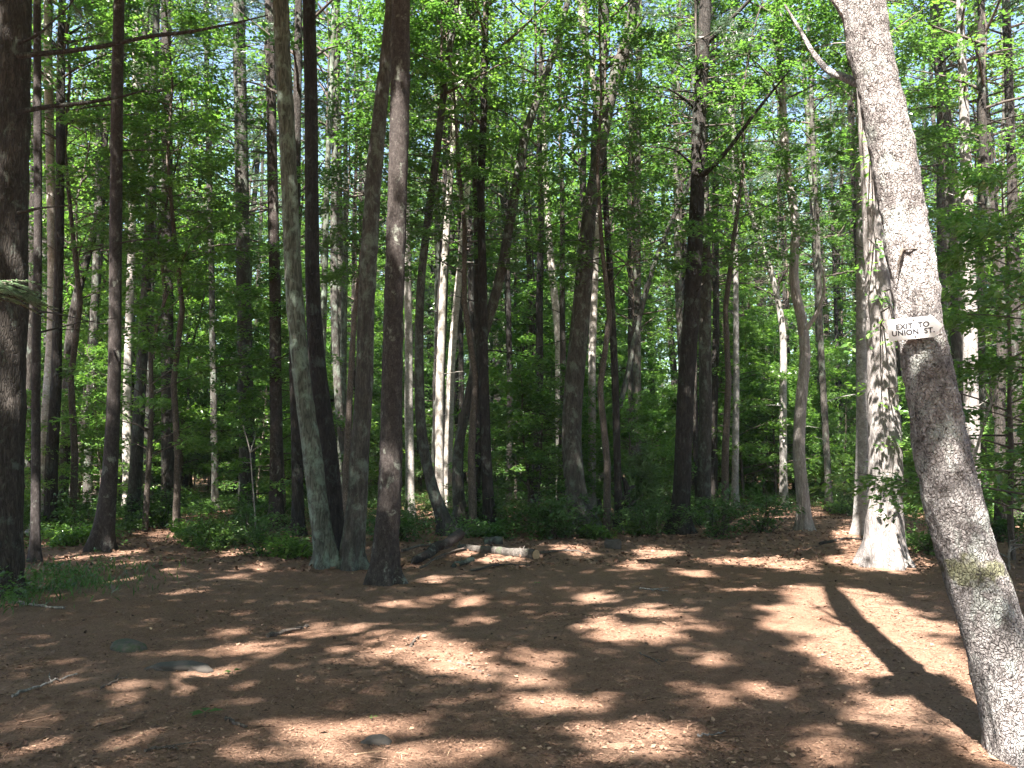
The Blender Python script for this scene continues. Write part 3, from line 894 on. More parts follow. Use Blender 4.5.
# hemlock spray at the left edge
hm = MB()
g = np.random.default_rng(8)
for (px, py, n) in ((-4, 288, 11), (-6, 296, 11), (2, 292, 8)):
    p0 = at_depth(px, py, 5.0) - o1
    for k in range(n):
        a = g.normal(0, .35)
        path = limb_path(p0 + g.normal(0, .03, 3), a, R(g.uniform(-6, 6)), g.uniform(.12, .34), 5, .3, g)
        tube(hm, path, np.linspace(.004, .0015, 5), 3, 1, cap=False)
        m = 120
        t = g.uniform(.1, 1, m)
        q = np.stack([np.interp(t, np.linspace(0, 1, 5), path[:, c]) for c in range(3)], -1)
        sg = g.choice([-1., 1.], m)
        ax = np.stack([math.cos(a) * .5 - math.sin(a) * sg, math.sin(a) * .5 + math.cos(a) * sg, g.normal(0, .15, m)], -1)
        leaves(hm, q, ax, np.tile([0, 0, 1.], (m, 1)) + g.normal(0, .2, (m, 3)), .03, 0, .16, 0, .05)
    tube(hm, np.array([p0 + [-1.6, 1.5, .1], p0 + [-.6, .3, .05], p0]), [.02, .012, .006], 5, 1)
link('needle_spray', hm.mesh('needle_spray', [NEEDLE_PALE, BARK_TWIG]), t1)

# ------------------------------------------------------------------ canopy over the clearing: real crowns that let the sun through where the photo's light falls
LIT = [  # (px, py, half-width px, half-height px): sun flecks on the ground
    (60, 559, 26, 3), (130, 553, 14, 3), (142, 564, 16, 3), (178, 571, 14, 3), (125, 578, 10, 3), (190, 592, 22, 2.5), (232, 577, 16, 3), (262, 566, 14, 3),
    (275, 653, 60, 9), (246, 633, 22, 5), (312, 632, 28, 8), (126, 693, 12, 4), (190, 694, 14, 4), (36, 719, 34, 7), (32, 752, 22, 6), (150, 742, 26, 8),
    (290, 742, 50, 22), (358, 631, 20, 6), (398, 648, 62, 13), (406, 601, 26, 4), (456, 598, 18, 4), (472, 618, 20, 4), (424, 578, 18, 3.5),
    (500, 556, 36, 7), (570, 550, 18, 6), (594, 598, 24, 5), (638, 569, 18, 6), (656, 553, 26, 6), (648, 614, 34, 9), (662, 633, 24, 8), (606, 631, 28, 9),
    (527, 654, 27, 9), (452, 664, 32, 11), (534, 676, 20, 5), (556, 698, 60, 8), (390, 726, 54, 11), (440, 757, 106, 12), (610, 740, 34, 18), (665, 735, 30, 14),
    (768, 563, 50, 6.5), (838, 561, 24, 5), (702, 628, 24, 5), (788, 612, 34, 4), (800, 647, 22, 7), (711, 656, 18, 4), (706, 691, 30, 10), (786, 629, 30, 9),
    (938, 662, 38, 27), (905, 722, 32, 7), (992, 744, 34, 10), (922, 626, 44, 13), (842, 753, 30, 16), (878, 670, 36, 10), (850, 640, 26, 10), (760, 690, 20, 6), (196, 538, 40, 5), (165, 532, 18, 4), (60, 545, 26, 4), (255, 550, 30, 5), (735, 562, 40, 5),
    (740, 590, 26, 3), (690, 575, 20, 3), (900, 700, 26, 8),
]
lit = []
for px, py, hw, hh in LIT:
    c = ground_at(px, py); r_ = ground_at(px + hw, py); f_ = ground_at(px, py - hh); n_ = ground_at(px, py + hh)
    lit.append((c[0], (f_[1] + n_[1]) / 2, abs(r_[0] - c[0]), max(.10, (f_[1] - n_[1]) / 2)))
lit = np.array(lit)


def litness(x, y, wob):
    """largest fleck coverage at a ground point; 1 in the middle of a fleck, 0 well outside"""
    d = np.sqrt(((x[:, None] - lit[:, 0]) / (lit[:, 2] * 1.08 + .05)) ** 2 + ((y[:, None] - lit[:, 1]) / (lit[:, 3] * 1.08 + .08)) ** 2)
    d = d.min(1) + wob
    return np.clip((1.08 - d) / .28, 0, 1)


canopy_trees = []
behind = [(-10, -1.5), (-5.2, -3.2), (-.8, -4.5), (4.2, -2.5), (-6.6, 3.4), (7.6, 3.8), (-4.0, .4), (-13, 4.5), (3.2, -.9), (-4.6, -8), (-9.5, 8.5)]
beh_lab = [
    'tall tree behind the camera, to the left', 'tall tree behind the camera with a wide crown', 'tall tree straight behind the camera',
    'tall tree behind the camera, to the right', 'tall tree just out of the left of the photo', 'tall tree just out of the right of the photo',
    'tall tree beside the camera whose crown shades the clearing', 'tall tree far out to the left', 'tall tree right beside the camera, crown overhead',
    'tall tree furthest behind the camera', 'tall tree out of the left, beside the thick edge trunk']
g = np.random.default_rng(77)
for (x, y), lab in zip(behind, beh_lab):
    e = empty('shade_tree', (x, y, float(terrain(x, y))))
    tag(e, lab, 'tree', 'trees around the camera')
    link('trunk', straight_trunk(int(g.integers(1e6)), 17, float(g.uniform(.13, .19)), BARK_GREY, 0), e)
    canopy_trees.append((e, np.array([[0, 0, 0], [0, 0, 17.]]) + [0, 0, 0]))
for e, pth in ((t29, P29), (t28, P28), (t11, P11), (t10, P10), (t8, P8), (t9, P9), (t1, P1), (t2, P2)):
    canopy_trees.append((e, pth))
NC = 210000
gxy = np.stack([g.uniform(-11, 10, NC), g.uniform(3.0, 24, NC)], -1)
zc = g.uniform(9, 17, NC)
P = np.stack([gxy[:, 0] - SHX * zc, gxy[:, 1] - SHY * zc, zc], -1)
# extra clumping so that the shade is made of boughs
lw = .16 * np.sin(11.3 * gxy[:, 0] + 4 * gxy[:, 1]) * np.sin(9.7 * gxy[:, 1] - 3 * gxy[:, 0]) + .2 * np.sin(3.1 * gxy[:, 0] + 1.7 * gxy[:, 1]) + .14 * np.sin(6.3 * gxy[:, 0] - 4.9 * gxy[:, 1] + 1) + g.normal(0, .1, NC) + .16 * np.sin(19 * gxy[:, 1] + 5 * gxy[:, 0]) * np.sin(5.5 * gxy[:, 0] - 3 * gxy[:, 1])
lt = litness(gxy[:, 0], gxy[:, 1], lw)
lt = lt * np.where(gxy[:, 0] < -1.2, .86, 1)
keep = g.random(NC) > lt * .965
clump = np.sin(1.3 * P[:, 0] + .7) * np.sin(1.1 * P[:, 1]) * np.sin(1.2 * P[:, 2] + .4 * P[:, 0])
keep &= g.random(NC) < .75 + .25 * (clump > -.25)
# stay above the top of the picture
keep &= (P[:, 2] > 2.5 + .52 * np.maximum(P[:, 1], 0))
# leave the sunlit stretches of the two pale trunks mostly open
def near_axis(P, axis, rad, lo, hi):
    near = np.zeros(len(P), bool)
    for a in axis:
        if not lo <= a[2] <= hi: continue
        dz = P[:, 2] - a[2]
        qx = P[:, 0] + SHX * dz - a[0]; qy = P[:, 1] + SHY * dz - a[1]
        near |= (dz > 0) & (np.hypot(qx, qy * .8) < rad)
    return near
ax29 = P29 + np.array(t29.location); ax28 = P28 + np.array(t28.location)
keep &= ~(near_axis(P, ax29, .62, 2.75, 7.5) & (g.random(NC) < .985)) & ~(near_axis(P, ax29, .5, 2.22, 2.75) & (g.random(NC) < .93))
keep &= ~(near_axis(P, ax29, .40, -.1, 1.25) & (g.random(NC) < .85))
keep &= ~(near_axis(P, ax28, .6, .0, 8.0) & (g.random(NC) < .93))
keep &= ~(near_axis(P, AXB, .5, 0, 9) & (g.random(NC) < .92))
spray_at = np.array([at_depth(10, 290, 5.0), at_depth(30, 292, 5.0)])
keep &= ~near_axis(P, spray_at, .26, 0, 9)
P = P[keep]
zz = g.uniform(1.5, 1.98, 420)  # extra leaves added out of view to shade the leaning trunk below the board
sx = np.interp(zz, ax29[:, 2], ax29[:, 0]) + g.uniform(-.26, .26, 420); sy = np.interp(zz, ax29[:, 2], ax29[:, 1]) + g.uniform(-.05, .05, 420)
hz = g.uniform(7, 9, 420)
cl = np.sin(9 * zz + 5 * sx) + np.sin(14 * zz - 9 * sx)
mm = cl > -.75
P = np.concatenate([P, np.stack([sx - SHX * (hz - zz), sy - SHY * (hz - zz), hz], -1)[mm]])
TX = np.array([[e.location[0], e.location[1]] for e, _ in canopy_trees])
dist = np.hypot(P[:, None, 0] - TX[:, 0], P[:, None, 1] - TX[:, 1])
own = dist.argmin(1)
ok = dist.min(1) < 5.5
P, own = P[ok], own[ok]
for k, (e, pth) in enumerate(canopy_trees):
    Q = P[own == k] - np.array(e.location)
    mbc = MB()
    base = np.array([np.interp(8, pth[:, 2], pth[:, c]) for c in range(2)])
    if len(Q):
        ax = np.concatenate([Q[:, :2] - base, np.zeros((len(Q), 1))], 1) + g.normal(0, 1.2, (len(Q), 3)) * [1, 1, .4]
        leaves(mbc, Q, ax, np.tile([0, 0, 1.], (len(Q), 1)) + g.normal(0, .4, (len(Q), 3)), .21 * g.uniform(.6, 1.2, len(Q)), 0)
        # limbs reach for the leaves
        pick = Q[g.choice(len(Q), min(26, len(Q)), replace=False)]
        for q in pick:
            zb = max(5.5, q[2] - np.hypot(*(q[:2] - base)) * .6 - .5)
            p0 = np.array([np.interp(zb, pth[:, 2], pth[:, 0]), np.interp(zb, pth[:, 2], pth[:, 1]), zb])
            m = (p0 + q) / 2 + [0, 0, .25] + g.normal(0, .12, 3)
            sm = np.concatenate([p0 + (m - p0) * np.linspace(0, 1, 6)[:, None], m + (q - m) * np.linspace(0, 1, 6)[:, None]]) + np.array(e.location)
            if (near_axis(sm, ax29, .5, 2.3, 8) | near_axis(sm, ax28, .4, 0, 8)).any(): continue
            if litness(sm[:, 0] + SHX * sm[:, 2], sm[:, 1] + SHY * sm[:, 2], np.zeros(12)).mean() > .3: continue
            if zb + e.location[2] < 2.5 + .52 * max(p0[1] + e.location[1], 0): continue
            tube(mbc, np.array([p0, m, q]), [.05, .03, .008], 5, 1, cap=False)
        link('crown', mbc.mesh('canopy_crown', [LEAF, BARK_TWIG]), e)

# leafy twigs hanging a little in front of the stout pale pine, which print leaf shadows on its bark
g = np.random.default_rng(61)
ms = MB()
PP, DD, LL = [], [], []
for zt_ in np.linspace(.5, 5.2, 13):
    up_ = g.uniform(1.3, 2.6)
    c = np.array([np.interp(zt_, P28[:, 2], P28[:, 0]), np.interp(zt_, P28[:, 2], P28[:, 1]), zt_]) + up_ * np.array([-SHX, -SHY, 1]) + g.normal(0, .10, 3) * [1, 1, 0]
    root_ = np.array([np.interp(c[2] + .3, P28[:, 2], P28[:, 0]), np.interp(c[2] + .3, P28[:, 2], P28[:, 1]), c[2] + .3])
    m_ = (root_ + c) / 2 + [g.normal(0, .15), 0, .12]
    tube(ms, np.array([root_, m_, c]), [.014, .009, .004], 5, 1, cap=False)
    for k in range(3):
        a_ = g.uniform(3.6, 5.8)
        PP.append(c + g.normal(0, .1, 3)); DD.append([math.cos(a_), math.sin(a_), -.25]); LL.append(g.uniform(.3, .55))
sprays(ms, np.array(PP), np.array(DD), np.array(LL), 13, .095, 0, g, .3)
link('low_twigs', ms.mesh('low_twigs', [LEAF_YOUNG, BARK_TWIG]), t28)

# ------------------------------------------------------------------ the wood beyond: each tree its own object, copied from a few builds
def build_tree(name, trunk_me, crown_me, cz):
    e = empty(name, (0, 0, 0))
    link('trunk', trunk_me, e)
    c = link('crown', crown_me, e, (0, 0, cz))
    return e


def copy_tree(o, loc, rz, scale):
    r_ = o.copy(); COL.objects.link(r_)
    r_.location = loc; r_.rotation_euler = (0, 0, rz); r_.scale = scale
    for ch in list(o.children):
        c = ch.copy(); COL.objects.link(c); c.parent = r_
    return r_


protos_b = [build_tree('forest_tree', straight_trunk(500 + i, 19, rr, bk, 6), CROWN_F[i], cz)
            for i, (rr, bk, cz) in enumerate(((.15, BARK_GREY, 9), (.12, BARK_DARK, 8.5), (.15, BARK_DARK, 9.5), (.12, BARK_MAPLE, 9), (.10, BARK_GREY, 8)))]
protos_p = [build_tree('forest_pine', straight_trunk(520 + i, 20, rr, bk, 14), CROWN_P[i], cz)
            for i, (rr, bk, cz) in enumerate(((.17, BARK_GREY, 8), (.15, BARK_DARK, 7), (.19, BARK_RED, 8.5)))]
protos_far = [build_tree('forest_tree', straight_trunk(540 + i, 20, rr, bk, 6), CROWN_N[i], cz)
              for i, (rr, bk, cz) in enumerate(((.15, BARK_DARK, 7), (.13, BARK_GREY, 6.5), (.16, BARK_DARK, 8), (.12, BARK_GREY, 7.5)))]
for p, l in zip(protos_far, ('dark trunked leafy tree of full crown, furthest back in the wood', 'grey trunked leafy tree of full crown, furthest back in the wood',
                             'stouter dark trunked leafy tree of full crown, furthest back in the wood', 'thin grey trunked leafy tree of full crown, furthest back in the wood')):
    tag(p, l, 'tree', 'full crowned trees furthest back in the wood')
lab_b = ['slender grey leafy tree among many alike, deep in the wood', 'dark slim leafy tree among many alike, deep in the wood', 'stouter dark leafy tree among many alike, deep in the wood',
         'greenish barked leafy tree among many alike, deep in the wood', 'very thin grey leafy tree among many alike, deep in the wood']
lab_p = ['grey brown pine with bare lower limbs, deep in the wood', 'dark pine with bare lower limbs, deep in the wood', 'reddish pine with bare lower limbs, deep in the wood']
for p, l in zip(protos_b, lab_b): tag(p, l, 'tree', 'leafy trees deep in the wood')
for p, l in zip(protos_p, lab_p): tag(p, l, 'tree', 'pines deep in the wood')
g = np.random.default_rng(21)
feet = [(a, b_) for a, b_, _ in TREE_FEET]
used = set()
count = 0
tries = 0
while count < 205 and tries < 20000:
    tries += 1
    d = math.sqrt(g.uniform(23 ** 2, 68 ** 2)) if count > 28 else g.uniform(23, 30); a = g.uniform(R(-36), R(36))
    x, y = d * math.sin(a), d * math.cos(a)
    if in_clearing(x, y) or y < 20.5: continue
    md = min(math.hypot(x - q[0], y - q[1]) for q in feet)
    if md < 1.4 or (d < 30 and count > 28): continue
    feet.append((x, y))
    pine = g.random() < .33
    pr = protos_p if pine and d < 55 else (protos_far if d > 42 else protos_b)
    o = pr[g.integers(len(pr))]
    sc = g.uniform(.8, 1.15); wid_ = sc * (g.uniform(.8, 1.25) if d < 42 else g.uniform(1.15, 1.5))
    rz = g.uniform(0, 6.28)
    loc = (x, y, float(terrain(x, y)))
    if o.name in used:
        o = copy_tree(o, loc, rz, (wid_, wid_, sc))
    else:
        used.add(o.name); o.location = loc; o.rotation_euler = (0, 0, rz); o.scale = (wid_, wid_, sc)
    o.rotation_euler = (g.normal(0, .025), g.normal(0, .025), rz)
    count += 1

# young trees and bushes under them
sap = []
for i, (h, r_, lf) in enumerate(((3.2, 1.5, LEAF_YOUNG), (5.0, 2.0, LEAF_YOUNG), (7.5, 2.4, LEAF), (4.2, 2.1, LEAF), (10.0, 2.7, LEAF_YOUNG), (12.5, 3.0, LEAF))):
    s_, c_ = sapling_parts(700 + i, h, r_, int(18 + 5 * h), 7, 32, .08 + .003 * h, .10, lf, .14)
    e = empty('young_tree', (0, 0, 0)); link('stem', s_, e); link('foliage', c_, e)
    tag(e, ['knee high to head high young tree', 'young beech in level tiers', 'tall thin young tree', 'broad young tree of drooping tiers', 'tall slender young tree', 'tallest kind of young tree'][i]
        + ' among many alike under the wood', 'young tree', 'young trees under the wood')
    sap.append(e)
bus = []
for i, (h, r_, lf) in enumerate(((.8, .7, LEAF_LOW), (1.2, .9, LEAF_LOW), (.55, .6, LEAF_YOUNG))):
    s_, c_ = bush_parts(740 + i, h, r_, leaf=lf)
    e = empty('bush', (0, 0, 0)); link('stems', s_, e); link('leaves', c_, e)
    tag(e, ['low leafy bush at the edge of the wood', 'waist high leafy bush at the edge of the wood', 'ankle high bright bush at the edge of the wood'][i], 'bush', 'bushes along the edge of the wood')
    bus.append(e)
used = set()


def place(o, x, y, rz, s, label=None):
    loc = (x, y, float(terrain(x, y)) - .02)
    if o.name in used:
        o = copy_tree(o, loc, rz, (s, s, s))
    else:
        used.add(o.name); o.location = loc; o.rotation_euler = (0, 0, rz); o.scale = (s, s, s)
    if label: o['label'] = label
    return o


g = np.random.default_rng(22)
count = tries = 0
while count < 270 and tries < 20000:
    tries += 1
    d = g.uniform(18.5, 28) if count < 11 else g.uniform(29, 66); a = g.uniform(R(-34), R(34))
    x, y = d * math.sin(a), d * math.cos(a)
    if in_clearing(x, y) or in_clearing(x, y - .6): continue
    if min(math.hypot(x - q[0], y - q[1]) for q in feet) < .9: continue
    feet.append((x, y))
    place(sap[g.choice(6, p=[.75, .1, 0, .15, 0, 0]) if d < 28 else g.choice(6, p=[.2, .28, .19, .24, .07, .02])], x, y, g.uniform(0, 6.28), g.uniform(.75, 1.2) if d < 28 else g.uniform(.9, 1.5))
    count += 1
count = tries = 0
while count < 160 and tries < 20000:
    tries += 1
    d = g.uniform(14, 42); a = g.uniform(R(-33), R(33))
    x, y = d * math.sin(a), d * math.cos(a)
    if in_clearing(x, y) or in_clearing(x, y - .35) or y < 13.5: continue
    place(bus[g.integers(len(bus))], x, y, g.uniform(0, 6.28), g.uniform(.7, 1.35))
    count += 1
# young leafy trees the photo shows for themselves
hs_, hc_ = sapling_parts(790, 12.5, 3.0, 66, 8, 26, .1, .08, LEAF, .42)
high = empty('high_maple', (0, 0, 0)); link('trunk', hs_, high); link('crown', hc_, high)
tag(high, 'slender maple', 'tree', 'slender maples at the edge of the clearing')
for k, (px, d, s, lab) in enumerate((
        (178, 19.5, 1.0, 'slender maple with wide leafy tiers above the left trail'), (345, 17.8, .9, 'slender maple hidden behind the close trio of trunks, leafy high up'),
        (474, 18.6, 1.0, 'slender maple spreading leaves high over the logs'), (606, 18.8, .95, 'slender maple spreading dark leaves around the fork of the stout bowed trunk'),
        (724, 19.4, 1.0, 'slender maple leafing high beside the dark pine pair'), (930, 17.0, .95, 'slender maple leafing above and behind the leaning trunk'),
        (75, 19.0, 1.0, 'slender maple leafing high beside the thick left trunk'))):
    q = at_depth(px, 455, d)
    e = high if k == 0 else copy_tree(high, (0, 0, 0), 0, (1, 1, 1))
    e.location = (q[0], q[1], float(terrain(q[0], q[1]))); e.rotation_euler = (0, 0, k * 2.1); e.scale = (s, s, s); e['label'] = lab
own_saps = [
    (3, 6.7, 11.6, 1.2, 'broad young tree with bright level tiers at the right edge behind the leaning trunk'),
    (1, 7.6, 14.2, 1.25, 'young tree of bright tiers right of the arrow board, further back'),
    (4, -7.6, 19.3, 1.0, 'tall young tree between the left trail and the bushes'),
    (3, .6, 21.5, .9, 'broad young tree whose dark tiers fill the gap left of the stout bowed trunk'),
]
for k, x, y, s, lab in own_saps:
    e = copy_tree(sap[k], (x, y, float(terrain(x, y))), k * 1.3, (s, s, s)); e['label'] = lab

for k, px, py, s, lab in (
        (1, 215, 550, .8, 'leafy bush left of the dead stem, beside the left trail'), (1, 262, 553, .8, 'leafy bush at the foot of the grey pine, right of the dead stem'),
        (2, 285, 556, 1.2, 'bright leafy bush just left of the greenish lichened trunk'), (1, 240, 543, 1.1, 'taller leafy bush behind the dead stem'),
        (2, 195, 545, 1.4, 'low bright bush on the right bank of the left trail'), (2, 590, 536, 1.0, 'small bright bush at the foot of the stout bowed trunk'),
        (0, 930, 556, 1.0, 'small bush between the stout pale pine and the leaning trunk'), (1, 160, 527, 1.3, 'leafy bush under the straight dark trunk by the trail'),
        (2, 72, 548, 1.2, 'low bright bush left of the slim rooted trunk'), (1, 90, 538, 1.1, 'leafy bush behind the slim rooted trunk'),
        (1, 760, 534, 1.2, 'leafy bush left of the crooked dappled trunk'), (1, 720, 538, 1.2, 'leafy bush at the foot of the dark pine pair')):
    q = ground_at(px, py)
    e = copy_tree(bus[k], (q[0], q[1], float(terrain(q[0], q[1])) - .02), px * .7, (s, s, s)); e['label'] = lab

# far wood that reads as one mass
g = np.random.default_rng(31)
mbf = MB()
nf = 330000
d = g.uniform(72, 115, nf); a = g.uniform(R(-42), R(42), nf)
z = g.uniform(0.0, 1, nf) ** 1.2 * 31
pos = np.stack([d * np.sin(a), d * np.cos(a), z], -1)
cl = np.sin(pos[:, 0] * .45 + np.floor(pos[:, 1] / 8) * 2.1) + np.sin(pos[:, 2] * .7 + pos[:, 0] * .33) + g.normal(0, .5, nf)
top = 25 + 4.5 * np.sin(pos[:, 0] * .31 + pos[:, 1] * .2)
m = ((cl > -.85) | (z < 8)) & (z < top)
pos = pos[m]
leaves(mbf, pos, g.normal(0, 1, (len(pos), 3)) * [1, 1, .4], np.tile([0, -.4, 1.], (len(pos), 1)) + g.normal(0, .6, (len(pos), 3)), .44 * g.uniform(.5, 1.2, len(pos)), 0)
for i in range(140):
    dd = g.uniform(72, 105); aa = g.uniform(R(-40), R(40)); x, y = dd * math.sin(aa), dd * math.cos(aa)
    tube(mbf, np.array([[x, y, -.5], [x + g.normal(0, .3), y, 9], [x + g.normal(0, .6), y, 18]]), [.2, .16, .06], 6, 1, cap=False)
tag(link('distant_wood', mbf.mesh('distant_wood', [LEAF, BARK_GREY])), kind='stuff')

# unseen mass of wood added behind the camera to block low sky light
g = np.random.default_rng(33)
mbf = MB()
nf = 60000
d = g.uniform(15, 34, nf); a = g.uniform(R(90), R(270), nf)
z = g.uniform(0.2, 1, nf) * 18
z = np.minimum(z, 1.0 * (d - 6))
pos = np.stack([d * np.sin(a), d * np.cos(a) - 1, z], -1)
cl = np.sin(pos[:, 0] * .8) + np.sin(pos[:, 2] * .7 + pos[:, 1] * .5) + g.normal(0, .5, nf)
pos = pos[cl > -.6]
leaves(mbf, pos, g.normal(0, 1, (len(pos), 3)) * [1, 1, .4], np.tile([0, 0, 1.], (len(pos), 1)) + g.normal(0, .6, (len(pos), 3)), .42 * g.uniform(.5, 1.2, len(pos)), 0)
for i in range(70):
    dd = g.uniform(14, 32); aa = g.uniform(R(95), R(265)); x, y = dd * math.sin(aa), dd * math.cos(aa)
    tube(mbf, np.array([[x, y, -.5], [x + g.normal(0, .2), y, 8], [x + g.normal(0, .4), y, 17]]), [.18, .14, .05], 7, 1, cap=False)
tag(link('unseen_sky_blocker', mbf.mesh('unseen_sky_blocker', [LEAF, BARK_GREY])), kind='stuff')

# ------------------------------------------------------------------ ground cover
g = np.random.default_rng(41)
mbu = MB()
n = 52000
x = g.uniform(-19, 18, n); y = g.uniform(8, 40, n)
cov = np.sin(.9 * x + 1) * np.sin(.8 * y) + g.normal(0, .5, n)
m = ~in_clearing(x, y) & ~in_clearing(x, y - .25) & (cov > -.2) & (np.abs(x) < .62 * y + 1)
x, y = x[m], y[m]
c = np.stack([x, y, terrain(x, y) + g.uniform(.04, .34, len(x))], -1)
az = g.uniform(0, 6.28, len(x))
sprays(mbu, c, np.stack([np.cos(az), np.sin(az), g.normal(.15, .15, len(x))], -1), g.uniform(.12, .32, len(x)), 9, .06, 0, g, .35)
tag(link('undergrowth', mbu.mesh('undergrowth', [LEAF_LOW])), 'low green plants covering the ground around the clearing', 'undergrowth', kind='stuff')

# grass tufts by the thick left trunk
mbg = MB()
n = 4200
x = g.normal(-5.7, .55, n); y = g.normal(11.3, 1.0, n)
m = g.random(n) < .55 + .45 * np.sin(5 * x + 2) * np.sin(4 * y)
x, y = x[m], y[m]
c = np.stack([x, y, terrain(x, y)], -1)
leaves(mbg, c, np.stack([g.normal(0, .5, len(x)), g.normal(0, .5, len(x)), np.ones(len(x))], -1), g.normal(0, 1, (len(x), 3)) + [0, 0, .2], g.uniform(.05, .15, len(x)), 0, .06, 0, .3)
tag(link('grass', mbg.mesh('grass', [LEAF_LOW])), 'thin grass growing beside the thick left trunk', 'grass', kind='stuff')

# fallen leaves and needles
mbl = MB()
n = 110000
d = 3.4 + 15 * g.random(n) ** 1.35
x = g.uniform(-.62, .62, n) * (d + 1); y = d
pz = terrain(x, y) + .006
pos = np.stack([x, y, pz], -1)
az = g.uniform(0, 6.28, n)
dens = np.sin(1.9 * x) * np.sin(1.4 * y + 1) + g.normal(0, .7, n)
ln = np.where(dens > .95, g.uniform(.02, .045, n), g.uniform(.010, .022, n))
leaves(mbl, pos, np.stack([np.cos(az), np.sin(az), g.normal(.05, .18, n)], -1), np.tile([0, 0, 1.], (n, 1)) + g.normal(0, .25, (n, 3)), ln, 0, .3, .1, .0)
n = 130000
d = 3.4 + 11 * g.random(n) ** 1.4
x = g.uniform(-.62, .62, n) * (d + 1); y = d
pos = np.stack([x, y, terrain(x, y) + .005], -1)
az = g.uniform(0, 6.28, n)
leaves(mbl, pos, np.stack([np.cos(az), np.sin(az), g.normal(.03, .08, n)], -1), np.tile([0, 0, 1.], (n, 1)) + g.normal(0, .15, (n, 3)), g.uniform(.04, .1, n), 0, .022, 0, .0)
for k in range(420):
    dd = 3.6 + 13 * g.random() ** 1.3; xx = g.uniform(-.6, .6) * (dd + 1)
    ln_ = g.uniform(.05, .22)
    zz_ = float(terrain(xx, dd)) + .008
    tube(mbl, limb_path(np.array([xx, dd, zz_]), g.uniform(0, 6.28), R(g.uniform(-1, 4)), ln_, 4, .0, g), np.array([1, .9, .75, .4]) * g.uniform(.0015, .0045), 4, 0)
n = 2600
dd = 3.5 + 13 * g.random(n) ** 1.3; xx = g.uniform(-.6, .6, n) * (dd + 1)
cl = np.sin(1.3 * xx + 2) * np.sin(1.1 * dd) + g.normal(0, .35, n)
xx, dd = xx[cl > .25], dd[cl > .25]; n = len(xx)
az = g.uniform(0, 6.28, n)
leaves(mbl, np.stack([xx, dd, terrain(xx, dd) + .012], -1), np.stack([np.cos(az), np.sin(az), g.normal(.1, .2, n)], -1), np.tile([0, 0, 1.], (n, 1)) + g.normal(0, .35, (n, 3)), g.uniform(.035, .065, n), 0, .3, .16, -.12)
tag(link('leaf_litter', mbl.mesh('leaf_litter', [LITTER])), 'brown fallen leaves and needles strewn over the clearing', 'leaf litter', kind='stuff')
# leaf drifts under the edge of the wood
mbl = MB()
n = 26000
x = g.uniform(-16, 15, n); y = g.uniform(13, 30, n)
m = (np.abs(x) < .62 * y + 1)
x, y = x[m], y[m]; n = len(x)
az = g.uniform(0, 6.28, n)
leaves(mbl, np.stack([x, y, terrain(x, y) + .01], -1), np.stack([np.cos(az), np.sin(az), g.normal(.1, .3, n)], -1), np.tile([0, 0, 1.], (n, 1)) + g.normal(0, .4, (n, 3)), g.uniform(.05, .1, n), 0, .3, .1, 0)
tag(link('leaf_drift', mbl.mesh('leaf_drift', [LITTER])), 'drifts of dead leaves under the edge of the wood', 'leaf litter', kind='stuff')

# ------------------------------------------------------------------ the faint summer haze between the trees
hz_ = MB()
xs, ys, zs_ = (-130, 130), (-40, 130), (-3, 40)
vv = np.array([[x, y, z] for z in zs_ for y in ys for x in xs], float)
hz_.add(vv, np.array([[0, 2, 3, 1], [4, 5, 7, 6], [0, 1, 5, 4], [2, 6, 7, 3], [0, 4, 6, 2], [1, 3, 7, 5]]))
hm_, t, out = newmat('thin_summer_haze')
pv = N(t, 'ShaderNodeVolumePrincipled')
pv.inputs['Color'].default_value = (.86, .93, 1, 1)
pv.inputs['Density'].default_value = .0005
pv.inputs['Anisotropy'].default_value = .3
t.links.new(pv.outputs[0], out.inputs['Volume'])
tag(link('haze', hz_.mesh('haze', [hm_])), 'faint haze between the trees', 'haze', kind='stuff')

# ------------------------------------------------------------------ logs
def log(p, q, r0, r1, label, mat, seed, cut=True, z0=None, z1=None, group='fallen logs', bends=.02):
    A = ground_at(*p); B = ground_at(*q)
    A[2] = terrain(A[0], A[1]) + (r0 * .75 if z0 is None else z0)
    B[2] = terrain(B[0], B[1]) + (r1 * .75 if z1 is None else z1)
    L_ = np.linalg.norm(B - A)
    g = np.random.default_rng(seed)
    t = np.linspace(0, 1, 24)
    kn = g.normal(0, bends * L_, (7, 3))
    pts = (B - A)[None] * t[:, None] + np.stack([np.interp(t, np.linspace(0, 1, 7), kn[:, c]) for c in range(3)], -1) * np.sin(t * math.pi)[:, None] * .6
    e = empty('fallen_log', A)
    tag(e, label, 'log', group)
    mb = MB()
    tube(mb, pts, np.interp(np.arange(24), [0, 1, 3, 23], [r0 * .35, r0 * .75, r0, r1]), 28, 0, wob=.07, rough=(.3, 9), seed=seed)
    for k in range(2):
        tt = g.uniform(.15, .85); i = int(tt * 23)
        tube(mb, limb_path(pts[i], g.uniform(.3, 2.8), R(g.uniform(30, 80)), g.uniform(.03, .1) + r0, 3, 0, g), [.014, .011, .007], 6, 0)
    link('bark', mb.mesh('log', [mat]), e)
    if cut:
        mc = MB()
        dirn = norm(pts[-1] - pts[-2])
        tube(mc, np.array([pts[-1] + dirn * .002, pts[-1] + dirn * .008]), [r1 * .93, r1 * .9], 18, 0)
        link('cut_end', mc.mesh('cut_end', [CUT_WOOD]), e)
    return e


